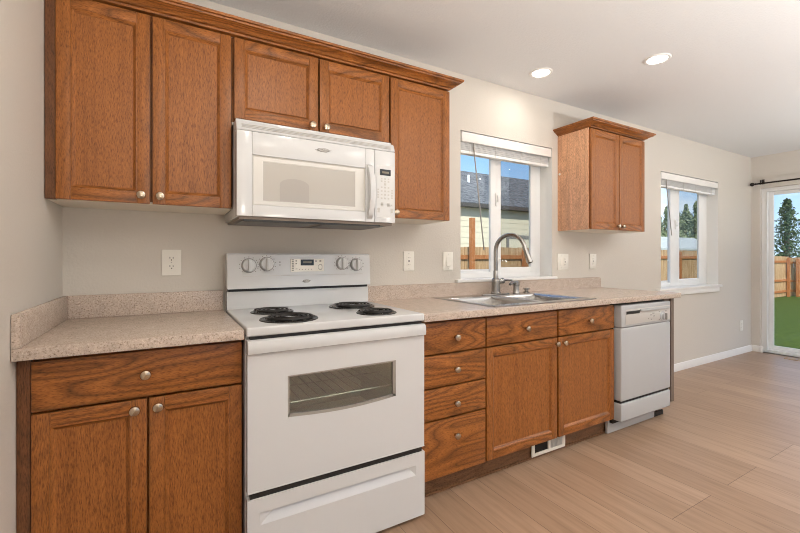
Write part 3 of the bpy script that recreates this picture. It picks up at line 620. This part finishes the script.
emblem(mdoor, 1.000, yd, 1.664, 0.030, 0.0085)
b = BM(); box(b, SPL+0.001, X1, yd, ye, 1.346, 1.702, 0.003); mp_ = obj('control_panel', b, 'enamel', t)
b = BM(); box(b, SPL+0.010, X1-0.004, yd-0.0008, yd, 1.372, 1.630); obj('keypad_overlay', b, 'enamel_soft', mp_)
b = BM(); box(b, 1.290, 1.350, yd-0.0018, yd, 1.580, 1.610); obj('display', b, 'lcd', mp_)
b = BM(); box(b, 1.302, 1.340, yd-0.0022, yd-0.0018, 1.590, 1.600); obj('display_digits', b, 'lcdtxt', mp_)
b = BM()
def dot(x, z, s): box(b, x-s, x+s, yd-0.0018, yd-0.0006, z-s*0.9, z+s*0.9)
for x in (1.300, 1.319, 1.338):
    for z in (1.563, 1.550, 1.520, 1.502, 1.484, 1.466): dot(x, z, 0.0042)
dot(1.319, 1.536, 0.006)
for x, z in ((1.302, 1.440), (1.338, 1.438), (1.302, 1.432), (1.338, 1.430)): dot(x, z, 0.0065)
for z in (1.508, 1.495, 1.482, 1.470): dot(1.281, z, 0.004); dot(1.358, z, 0.004)
for x in (1.283, 1.357): dot(x, 1.412, 0.0065); dot(x, 1.400, 0.0055)
dot(1.355, 1.434, 0.004)
obj('printed_lettering', b, 'lgrey', mp_)
b = BM(); box(b, X0+0.012, X1-0.012, YF+0.012, -0.004, 1.334, 1.3449); bp_ = obj('bottom_plate', b, 'underside', t, label='brownish metal underside')
b = BM()
for (a, c) in ((0.66, 0.98), (1.03, 1.34)): box(b, a, c, -0.34, -0.10, 1.329, 1.334)
obj('grease_filter', b, 'grey', bp_)
b = BM(); box(b, 0.66, 1.30, -0.385, -0.355, 1.327, 1.334); obj('vent_grille', b, 'black', bp_)

# ------------------------------------------------------------------ dishwasher
t = thing('dishwasher', 'white built-in dishwasher at the end of the long counter', 'dishwasher', (3.22, -0.3, 0))
DX0, DX1, DF = 2.922, 3.519, -0.637
b = BM(); box(b, DX0+0.004, 3.592, -0.575, -0.03, 0.075, 0.862); box(b, DX0+0.008, DX1-0.008, DF+0.012, -0.576, 0.215, 0.245); obj('tub', b, 'dark', t)
b = BM(); box(b, 3.524, 3.590, -0.590, -0.575, 0.105, 0.872); obj('side_filler', b, 'endpanel', t)
b = BM(); box(b, DX0, DX1, DF, -0.577, 0.237, 0.713, 0.009, 0, 3); obj('door', b, 'dwwhite', t)
b = BM(); box(b, DX0, DX1, DF-0.001, -0.577, 0.7165, 0.861, 0.009, 0, 3); cp = obj('control_panel', b, 'dwwhite', t)
b = BM(); box(b, 2.965, 3.505, DF-0.0022, DF, 0.733, 0.832, 0.001); obj('panel_face', b, 'lgrey', cp, label='pale grey face strip')
b = BM(); prism(b, [(2.972, 0.800), (3.120, 0.800), (3.130, 0.8125), (3.130, 0.820), (2.972, 0.820)], 'y', DF-0.004, DF); obj('handle_recess', b, 'black', cp)
b = BM(); box(b, 3.130, 3.495, DF-0.010, DF-0.002, 0.810, 0.826, 0.003); obj('latch_bar', b, 'dwwhite', cp)
b = BM(); lathe(b, [(0.034, 0), (0.033, 0.004), (0.024, 0.006), (0.022, 0.020), (0, 0.021)], (3.408, DF-0.002, 0.760), (0, -1, 0), 28); dl = obj('dial', b, 'dwwhite', cp)
b = BM(); box(b, 3.403, 3.413, DF-0.034, DF-0.020, 0.737, 0.783, 0.003); obj('grip', b, 'grey', dl)
for (x, z, w) in ((3.25, 0.775, 0.02), (3.28, 0.785, 0.025), (3.29, 0.765, 0.02), (3.26, 0.745, 0.012), (3.225, 0.752, 0.008), (3.44, 0.79, 0.02), (3.455, 0.76, 0.012), (3.36, 0.79, 0.012), (3.36, 0.735, 0.012)):
    b = BM(); box(b, x, x+w, DF-0.003, DF-0.002, z, z+0.006); obj('marking', b, 'grey', cp)
b = BM(); box(b, DX0, DX1, DF, -0.577, 0.104, 0.221, 0.008, 0, 3); obj('access_panel', b, 'dwwhite', t)
b = BM(); box(b, 2.908, 3.470, -0.552, -0.532, 0.003, 0.102, 0.003); obj('toe_panel', b, 'dwwhite', t)
b = BM(); box(b, 3.478, 3.594, -0.55, -0.54, 0.003, 0.035); obj('toe_gap', b, 'dark', t)

# ------------------------------------------------------------------ sink and tap
t = thing('double_bowl_sink', 'stainless double bowl drop-in sink under the window', 'sink', (2.31, -0.34, 0.75))
b = BM(); kx0, kx1, ky0, ky1 = 1.845, 2.685, -0.617, -0.062; zr = CT+0.005
bowls = [(1.880, 2.249, -0.562, -0.160), (2.281, 2.650, -0.562, -0.160)]
xs = [kx0, 1.880, 2.249, 2.281, 2.650, kx1]; ys = [ky0, -0.562, -0.160, ky1]
for i in range(5):
    for j in range(3):
        if j == 1 and i in (1, 3): continue
        b.faces.new([b.verts.new((xs[a], ys[c], zr)) for a, c in ((i, j), (i+1, j), (i+1, j+1), (i, j+1))])
rimo = [(kx0, ky0), (kx1, ky0), (kx1, ky1), (kx0, ky1)]; cen = Vector(((kx0+kx1)/2, (ky0+ky1)/2, 0))
top = [b.verts.new((x, y, zr)) for x, y in rimo]; lowr = [b.verts.new((x+(0.006 if x > 2.2 else -0.006), y+(0.006 if y > -0.3 else -0.006), CT+0.0008)) for x, y in rimo]
for k in range(4): b.faces.new([top[k], top[(k+1) % 4], lowr[(k+1) % 4], lowr[k]])
for (a, c, d, e_) in bowls:
    dz = 0.165; prof = [(0, 0), (0.004, -0.004), (0.010, -0.02), (0.018, -dz+0.03), (0.045, -dz)]
    lp = []
    for (o, z) in prof: lp.append([b.verts.new((x, y, zr+z)) for x, y in ((a+o, d+o), (c-o, d+o), (c-o, e_-o), (a+o, e_-o))])
    for A, B in zip(lp, lp[1:]):
        for k in range(4): b.faces.new([A[k], A[(k+1) % 4], B[(k+1) % 4], B[k]])
    b.faces.new(lp[-1])
bmesh.ops.remove_doubles(b, verts=b.verts, dist=1e-5); bmesh.ops.recalc_face_normals(b, faces=b.faces)
for f in b.faces:
    pass
up = [f for f in b.faces if abs(f.normal.z) > 0.99 and f.calc_center_median().z > zr-0.001]
if up and up[0].normal.z < 0: bmesh.ops.reverse_faces(b, faces=b.faces)
obj('basin', b, 'steel', t, smooth=25)
for (a, c, d, e_) in bowls:
    b = BM(); lathe(b, [(0, 0.002), (0.03, 0.0), (0.042, 0.004), (0.045, 0.001)], ((a+c)/2, (d+e_)/2, zr-0.165), segs=24); obj('drain', b, 'steel2', t)
FX, FY, FZ = 2.330, -0.112, CT+0.0055
t = thing('kitchen_faucet', 'tall brushed steel gooseneck faucet behind the sink bowls', 'faucet', (FX, FY, FZ))
b = BM(); prism(b, [(FX+0.125*math.cos(2*PI*k/32)*(1), FY+0.030*math.sin(2*PI*k/32)) for k in range(32)], 'z', FZ, FZ+0.006, 0, 0.002); obj('deck_plate', b, 'steel2', t)
b = BM(); lathe(b, [(0.034, 0.006), (0.034, 0.014), (0.029, 0.020), (0.0275, 0.085), (0.0285, 0.10), (0.025, 0.106), (0.0175, 0.112), (0.0155, 0.16), (0.0125, 0.165)], (FX, FY, FZ), segs=28); obj('body', b, 'steel2', t)
dv = Vector((0.075, -0.24, 0)).normalized(); Rg = 0.106; zc_ = FZ+0.298; pts = [(FX, FY, FZ+0.15), (FX, FY, FZ+0.24), (FX, FY, zc_)]
for k in range(1, 17):
    a = PI*k/16*0.95; pts.append(tuple(Vector((FX, FY, zc_)) + dv*(Rg-Rg*math.cos(a)) + Vector((0, 0, Rg*math.sin(a)))))
b = BM(); tube(b, pts, 0.0138, 16); obj('spout', b, 'steel2', t)
p0 = Vector(pts[-1]); dd = (Vector(pts[-1])-Vector(pts[-2])).normalized(); dd = (dd+dv*0.12).normalized()
b = BM(); tube(b, [p0-dd*0.004, p0+dd*0.006, p0+dd*0.012, p0+dd*0.06, p0+dd*0.085, p0+dd*0.10, p0+dd*0.102], [0.0135, 0.0145, 0.0150, 0.0180, 0.0200, 0.0195, 0.014], 18); sh = obj('spray_head', b, 'steel2', t)
b = BM(); tube(b, [p0+dd*0.1018, p0+dd*0.1045], [0.0135, 0.012], 16); obj('nozzle', b, 'black', sh)
b = BM(); tube(b, [(FX+0.02, FY-0.002, FZ+0.088), (FX+0.062, FY-0.006, FZ+0.092), (FX+0.070, FY-0.007, FZ+0.0925)], [0.0165, 0.020, 0.015], 16); tube(b, [(FX+0.055, FY-0.01, FZ+0.096), (FX+0.070, FY-0.05, FZ+0.100), (FX+0.078, FY-0.075, FZ+0.098)], [0.006, 0.0055, 0.005], 10); obj('handle', b, 'steel2', t)
t = thing('soap_dispenser', 'small steel soap dispenser with a bent nozzle beside the faucet', 'soap dispenser', (2.535, -0.10, FZ))
b = BM(); lathe(b, [(0, 0), (0.024, 0), (0.023, 0.006), (0.020, 0.012), (0.019, 0.050), (0.025, 0.054), (0.025, 0.082), (0, 0.086)], (2.535, -0.100, FZ), segs=22); obj('body', b, 'steel2', t)
b = BM(); tube(b, [(2.535, -0.100, FZ+0.070), (2.475, -0.123, FZ+0.078), (2.440, -0.136, FZ+0.066)], [0.013, 0.011, 0.009], 12); obj('nozzle', b, 'steel2', t)
b = BM(); lathe(b, [(0, 0), (0.022, 0), (0.022, 0.005), (0.012, 0.008), (0.012, 0.018), (0.024, 0.022), (0.024, 0.030), (0, 0.033)], (2.64, -0.100, FZ), segs=22); o = obj('sink_hole_cover', b, 'steel2'); tag(o, 'low round steel cap on the sink ledge at the far end', 'cap')

# ------------------------------------------------------------------ outlets and switches
def plate(name, x, z, label, cat, kind, w=0.072, h=0.117, n=1, grp=None):
    t = thing(name, label, cat, (x, 0, z-h/2), grp)
    b = BM(); box(b, x-w/2, x+w/2, -0.0065, -0.0004, z-h/2, z+h/2, 0.0025); obj('cover_plate', b, 'plate', t)
    for i in range(n):
        cx_ = x+(i-(n-1)/2)*0.046; kd = kind[i]
        if kd == 'o':
            for s in (-1, 1):
                zz = z+s*0.0195
                b = BM(); prism(b, [(cx_+0.0165*math.cos(2*PI*k/24), zz+max(-0.0125, min(0.0125, 0.0165*math.sin(2*PI*k/24)))) for k in range(24)], 'y', -0.0082, -0.006); rc = obj('receptacle', b, 'plate', t)
                b = BM(); box(b, cx_-0.0078, cx_-0.0052, -0.0086, -0.0082, zz-0.001, zz+0.0075); box(b, cx_+0.0052, cx_+0.0078, -0.0086, -0.0082, zz-0.001, zz+0.0065); lathe(b, [(0.0028, 0), (0, 0.0004)], (cx_, -0.0082, zz-0.0075), (0, -1, 0), 10); obj('slot', b, 'dark', rc)
        elif kd == 'g':
            b = BM(); box(b, cx_-0.0165, cx_+0.0165, -0.0082, -0.006, z-0.033, z+0.033, 0.001); rc = obj('receptacle', b, 'plate', t)
            b = BM()
            for s in (-1, 1): box(b, cx_-0.008, cx_-0.005, -0.0086, -0.0082, z+s*0.022-0.004, z+s*0.022+0.004); box(b, cx_+0.005, cx_+0.008, -0.0086, -0.0082, z+s*0.022-0.004, z+s*0.022+0.004)
            box(b, cx_-0.006, cx_+0.006, -0.0090, -0.0082, z-0.006, z-0.001); box(b, cx_-0.006, cx_+0.006, -0.0090, -0.0082, z+0.001, z+0.006); obj('slot', b, 'grey', rc)
        else:
            b = BM(); box(b, cx_-0.0165, cx_+0.0165, -0.0078, -0.006, z-0.033, z+0.033, 0.001); prism(b, [(-0.0078, z-0.030), (-0.0115, z-0.030), (-0.0078, z+0.030)], 'x', cx_-0.0145, cx_+0.0145); obj('rocker_switch', b, 'plate', t)
    b = BM()
    for i in range(n):
        cx_ = x+(i-(n-1)/2)*0.046
        for zz in ((z,) if kind[i] == 'o' else (z-0.048, z+0.048)): lathe(b, [(0.003, 0), (0, 0.001)], (cx_, -0.0065, zz), (0, -1, 0), 10)
    obj('screw', b, 'lgrey', t); return t
plate('wall_outlet', 0.398, 1.149, 'white duplex outlet on the wall above the short counter', 'outlet', 'o', 0.080, 0.120)
plate('wall_outlet', 1.698, 1.150, 'white duplex outlet just right of the range', 'outlet', 'g', 0.078, 0.122)
plate('light_switch', 2.005, 1.147, 'white rocker switch plate beside the sink window', 'switch', 's', 0.082, 0.124)
plate('light_switch', 3.163, 1.138, 'white double switch plate below the lone wall cabinet', 'switch', 'sg', 0.132, 0.128, 2)
plate('wall_outlet', 3.553, 1.140, 'white outlet below the lone wall cabinet near the counter splash end', 'outlet', 'g', 0.090, 0.126)
plate('wall_outlet', 6.45, 0.341, 'white low outlet near the room corner by the sliding door', 'outlet', 'o', 0.080, 0.125)

# ------------------------------------------------------------------ blinds
def blind(W, label, wand0, wand1):
    x0, x1, z0, z1 = W
    t = thing('window_blind', label, 'blind', ((x0+x1)/2, 0.04, z1-0.15), 'raised window blinds')
    b = BM(); box(b, x0+0.014, x1-0.004, 0.002, 0.010, z1-0.072, z1-0.006, 0.002); box(b, x0+0.014, x0+0.022, 0.010, 0.05, z1-0.072, z1-0.006); obj('valance', b, 'trim', t)
    b = BM(); box(b, x0+0.02, x1-0.008, 0.022, 0.072, z1-0.050, z1-0.006); obj('headrail', b, 'lgrey', t)
    b = BM(); zz = z1-0.052; k = 0
    while zz > z1-0.128: box(b, x0+0.02, x1-0.010, 0.024+0.002*(k % 2), 0.072, zz-0.0042, zz-0.0012); zz -= 0.0066; k += 1
    obj('slat_stack', b, 'vinyl', t)
    b = BM(); box(b, x0+0.02, x1-0.010, 0.024, 0.072, z1-0.146, z1-0.129, 0.003); obj('bottom_rail', b, 'vinyl', t)
    b = BM()
    for x in (x0+0.10, (x0+x1)/2-0.12, (x0+x1)/2+0.14, x1-0.11): tube(b, [(x, 0.0215, z1-0.05), (x+0.002, 0.0205, z1-0.09), (x-0.001, 0.0215, z1-0.15)], 0.0018, 6)
    obj('ladder_cord', b, 'trim', t)
    b = BM(); tube(b, [(wand0[0], 0.016, z1-0.06), wand0, wand1], [0.003, 0.0045, 0.0048], 8); obj('wand', b, 'winwand', t, label='grey tilt wand')
M['winwand'] = mat('grey_wand', (0.33, 0.31, 0.28), 0.4)
blind(W1, 'white slat blind raised to the top of the window above the sink', (2.245, 0.016, 1.935), (2.336, 0.012, 1.226))
blind(W2, 'white slat blind raised to the top of the far window', (4.775, 0.016, 1.93), (4.87, 0.012, 1.40))

# ------------------------------------------------------------------ curtain rod and floor register
t = thing('curtain_rod', 'dark bronze curtain rod above the sliding glass door', 'curtain rod', (6.66, -1.0, 2.077))
b = BM(); tube(b, [(6.66, -0.07, 2.077), (6.66, -2.05, 2.077)], 0.0095, 14); obj('rod', b, 'rodm', t)
for y, s in ((-0.070, 1), (-2.05, -1)):
    b = BM(); lathe(b, [(0.0095, -0.004), (0.013, 0.0), (0.013, 0.006), (0.009, 0.010), (0.019, 0.020), (0.024, 0.032), (0.021, 0.044), (0.010, 0.054), (0, 0.057)], (6.66, y, 2.077), (0, s, 0), 20); obj('finial', b, 'rodm', t)
for y in (-0.118, -1.0, -1.95):
    b = BM(); box(b, 6.7385, 6.7436, y-0.012, y+0.012, 2.075, 2.135, 0.002); tube(b, [(6.740, y, 2.112), (6.67, y, 2.112), (6.66, y, 2.098)], 0.006, 10); lathe(b, [(0.0128, -0.008), (0.0128, 0.008), (0.010, 0.008), (0.010, -0.008), (0.0128, -0.008)], (6.66, y, 2.077), (0, 1, 0), 18); tube(b, [(6.66, y, 2.088), (6.66, y, 2.118)], 0.007, 8); obj('bracket', b, 'rodm', t)
b = BM(); box(b, 6.56, 6.66, -0.60, -0.36, 0.0005, 0.006, 0.002); 
for k in range(9): box(b, 6.575, 6.645, -0.585+0.024*k, -0.573+0.024*k, 0.006, 0.0065, 0, 1)
o = obj('floor_register', b, ['picket', 'grey']); tag(o, 'flat tan floor register in front of the sliding door', 'vent')

# ------------------------------------------------------------------ outdoors
GZ = -0.52
b = BM(); b.faces.new([b.verts.new(p) for p in ((-40, 0.3, GZ), (90, 0.3, GZ), (90, 70, GZ), (-40, 70, GZ))]); b.faces.new([b.verts.new(p) for p in ((6.95, -40, GZ), (90, -40, GZ), (90, 0.3, GZ), (6.95, 0.3, GZ))])
bmesh.ops.recalc_face_normals(b, faces=b.faces)
o = struct('ground', b, 'lawn', loc=(0, 0, GZ)); o['label'] = 'green mown lawn outside the sliding door'; o['category'] = 'lawn'
def fence(p0, p1, top, label, n_posts, posts=True):
    """pickets with rails and posts on the house side"""
    p0, p1 = Vector((*p0, 0)), Vector((*p1, 0)); d = (p1-p0); Ln = d.length; d.normalize(); nrm = Vector((d.y, -d.x, 0))
    t = thing('garden_fence', label, 'fence', (p0.x, p0.y, GZ), 'cedar fence sections')
    def bar(b, s0, s1, o0, o1, z0, z1):
        c = [p0+d*s+nrm*o for s, o in ((s0, o0), (s1, o0), (s1, o1), (s0, o1))]
        A = [b.verts.new((q.x, q.y, z0)) for q in c]; B = [b.verts.new((q.x, q.y, z1)) for q in c]
        fs = [b.faces.new(A[::-1]), b.faces.new(B)]+[b.faces.new([A[k], A[(k+1) % 4], B[(k+1) % 4], B[k]]) for k in range(4)]
    b = BM(); s = 0
    while s < Ln-0.01: bar(b, s, min(Ln, s+0.134), -0.018, 0, GZ+0.03, top+random.uniform(-0.012, 0.008)); s += 0.142
    obj('pickets', b, 'picket', t, smooth=0)
    for z in (top-0.22, top-1.02, GZ+0.25):
        b = BM(); bar(b, 0, Ln, 0.0005, 0.04, z-0.045, z+0.045); bmesh.ops.recalc_face_normals(b, faces=b.faces); obj('rail', b, 'cedar', t, smooth=0)
    for k in range(n_posts):
        s = 0.3+(Ln-0.6)*k/max(1, n_posts-1); b = BM(); bar(b, s-0.045, s+0.045, 0.041, 0.131, GZ, top-0.05); bmesh.ops.recalc_face_normals(b, faces=b.faces); obj('post', b, 'cedar', t, smooth=0)
fence((-2.0, 4.5), (17.0, 4.5), 1.40, 'long cedar fence with orange rails behind the two kitchen windows', 9)
fence((17.0, 4.5), (23.7, 4.5), 1.22, 'lower cedar fence section leading to the corner of the lawn', 4)
fence((23.95, 4.55), (23.95, -14), 1.17, 'cedar fence across the far end of the lawn', 8)
b = BM(); box(b, 5.695, 5.785, 4.13, 4.22, GZ, 1.98, 0.006); o = obj('tall_post', b, 'cedar'); tag(o, 'tall orange wooden post standing in front of the fence behind the sink window', 'post')

def roof_slab(b, x0, x1, ya, za, yb, zb, t=0.12, mi=0):
    prism(b, [(ya, za), (yb, zb), (yb, zb-t), (ya, za-t)], 'x', x0, x1, mi)
t = thing('neighbor_house', 'cream sided house with a dark grey shingle roof behind the fence', 'house', (8, 11.5, GZ))
hx0, hx1, hy = -6.0, 18.5, 9.0
b = BM(); z = GZ
while z < 2.95: prism(b, [(hy, z), (hy-0.012, z), (hy-0.001, min(2.95, z+0.20)), (hy, min(2.95, z+0.20))], 'x', hx0, hx1); z += 0.20
box(b, hx0, hx1, hy, hy+6, GZ, 2.95); obj('siding', b, 'siding', t, smooth=0)
b = BM(); roof_slab(b, hx0-0.4, hx1+0.4, hy-0.25, 3.10, hy+3.0, 5.05); roof_slab(b, hx0-0.4, hx1+0.4, hy+3.0, 5.05, hy+6.45, 3.0); obj('roof', b, 'shingle', t, smooth=0)
b = BM(); box(b, hx0-0.4, hx1+0.4, hy-0.30, hy-0.252, 2.95, 3.07); box(b, hx0-0.4, hx1+0.4, hy-0.252, hy, 2.95, 2.97); obj('gutter', b, 'gutter', t)
for (x, y, z, h) in ((11.05, 10.7, 4.06, 0.55), (12.1, 11.2, 4.36, 0.30)):
    b = BM(); lathe(b, [(0.15, 0), (0.06, 0.12), (0.05, 0.14), (0.05, h), (0, h)], (x, y, z-0.05), segs=14); obj('vent_pipe', b, 'pipe', t)
b = BM(); wx0, wx1, wz0, wz1 = 11.46, 13.1, 0.9, 2.03
box(b, wx0, wx1, hy-0.05, hy-0.012, wz1-0.15, wz1); box(b, wx0, wx1, hy-0.05, hy-0.012, wz0, wz0+0.1); box(b, wx0, wx0+0.12, hy-0.05, hy-0.012, wz0+0.1, wz1-0.15); box(b, wx1-0.12, wx1, hy-0.05, hy-0.012, wz0+0.1, wz1-0.15); o = obj('window', b, 'winframe', t)
b = BM(); box(b, wx0+0.12, wx1-0.12, hy-0.035, hy-0.013, wz0+0.1, wz1-0.15); obj('pane', b, 'siding', o)
t = thing('garden_shed', 'pale shed with a light roof behind the fence at the far window', 'shed', (25, 10.5, GZ))
b = BM(); box(b, 20.5, 29.5, 9.3, 12.3, GZ, 1.75); obj('siding', b, 'sidingshed', t)
b = BM(); roof_slab(b, 20.2, 29.8, 8.9, 1.66, 10.8, 2.42, 0.1); roof_slab(b, 20.2, 29.8, 10.8, 2.42, 12.7, 1.66, 0.1); obj('roof', b, 'roofpale', t, smooth=0)
def rv(s): return Vector((random.gauss(0, s), random.gauss(0, s), random.gauss(0, s)))
def leafcard(b, p, s):
    n = rv(1).normalized(); u = n.orthogonal().normalized()*s; w = n.cross(u)*0.6
    b.faces.new([b.verts.new(p+u), b.verts.new(p+w), b.verts.new(p-u), b.verts.new(p-w)])
def tall_tree(x, y, h, r, label):
    t = thing('slender_tree', label, 'tree', (x, y, GZ), 'slender trees behind the shed')
    b = BM(); tube(b, [(x, y, GZ), (x+0.05, y, GZ+h*0.5), (x, y+0.05, GZ+h*0.96)], [0.12, 0.08, 0.02], 8)
    for k in range(14):
        z = GZ+h*(0.35+0.045*k); a = k*2.4; rr = r*0.8*(1-abs(k/14-0.35)); tube(b, [(x, y, z), (x+rr*math.cos(a), y+rr*math.sin(a), z+rr*1.1)], [0.035, 0.01], 5)
    obj('trunk', b, 'bark', t)
    b = BM()
    for k in range(2200):
        f = random.random()**0.8; z = h*(0.18+0.84*f); rr = r*(1-f)**0.55*(0.75+0.25*math.sin(f*19+x))
        a = random.uniform(0, 2*PI); q = rr*math.sqrt(random.random()); leafcard(b, Vector((x+q*math.cos(a), y+q*math.sin(a), GZ+z)), random.uniform(0.09, 0.18))
    obj('foliage', b, 'leaf', t, smooth=0)
for (x, y, h, r, lb) in ((33.6, 15.0, 5.0, 0.95, 'slender pale green tree at the window frame edge behind the shed'), (37.6, 17.5, 5.6, 1.0, 'slender pale green tree second from the window frame edge'), (36.6, 15.0, 5.4, 0.95, 'slender pale green tree in the middle of the row behind the shed'), (42.0, 17.5, 5.7, 1.1, 'slender pale green tree past the middle of the row behind the shed'), (39.9, 15.0, 6.4, 1.1, 'tallest slender tree at the far end of the row behind the shed'), (46.3, 20.5, 7.0, 1.4, 'slender pale green tree set far back between the first ones of the row'), (50.0, 20.5, 7.4, 1.4, 'slender pale green tree set far back beside the tallest one')): tall_tree(x, y, h, r, lb)
def fir(x, y, h, r, label):
    t = thing('fir_tree', label, 'tree', (x, y, GZ))
    b = BM(); tube(b, [(x, y, GZ), (x, y, GZ+h*0.97)], [0.28, 0.03], 10); obj('trunk', b, 'bark', t)
    b = BM()
    for k in range(34):
        f = k/33; z = GZ+h*(0.22+0.77*f); rl = r*(1-f)**0.75*random.uniform(0.6, 1.15)+0.12; m_ = 6
        for j in range(m_):
            a = 2*PI*j/m_+k*1.3+random.uniform(-.25, .25); L_ = rl*random.uniform(0.7, 1.1)
            for q in range(13):
                s = (q+1)/13; p = Vector((x+L_*s*math.cos(a), y+L_*s*math.sin(a), z-0.28*L_*s+0.12*L_*s*s)); leafcard(b, p+rv(0.07), random.uniform(0.07, 0.15)*(1.15-0.4*s))
    obj('foliage', b, 'needle', t, smooth=0)
fir(43.0, 10.1, 6.3, 1.7, 'tall dark fir tree rising above the fence outside the sliding door')
t = thing('distant_house', 'grey house with a low roof behind the far fence beside the fir tree', 'house', (50, 5, GZ))
b = BM(); box(b, 47, 53, -2, 10.5, GZ, 1.55); obj('siding', b, 'farhouse', t)
b = BM(); prism(b, [(46.6, 1.52), (50, 2.25), (53.4, 1.52)], 'y', -2.4, 10.9); obj('roof', b, 'farroof', t, smooth=0)
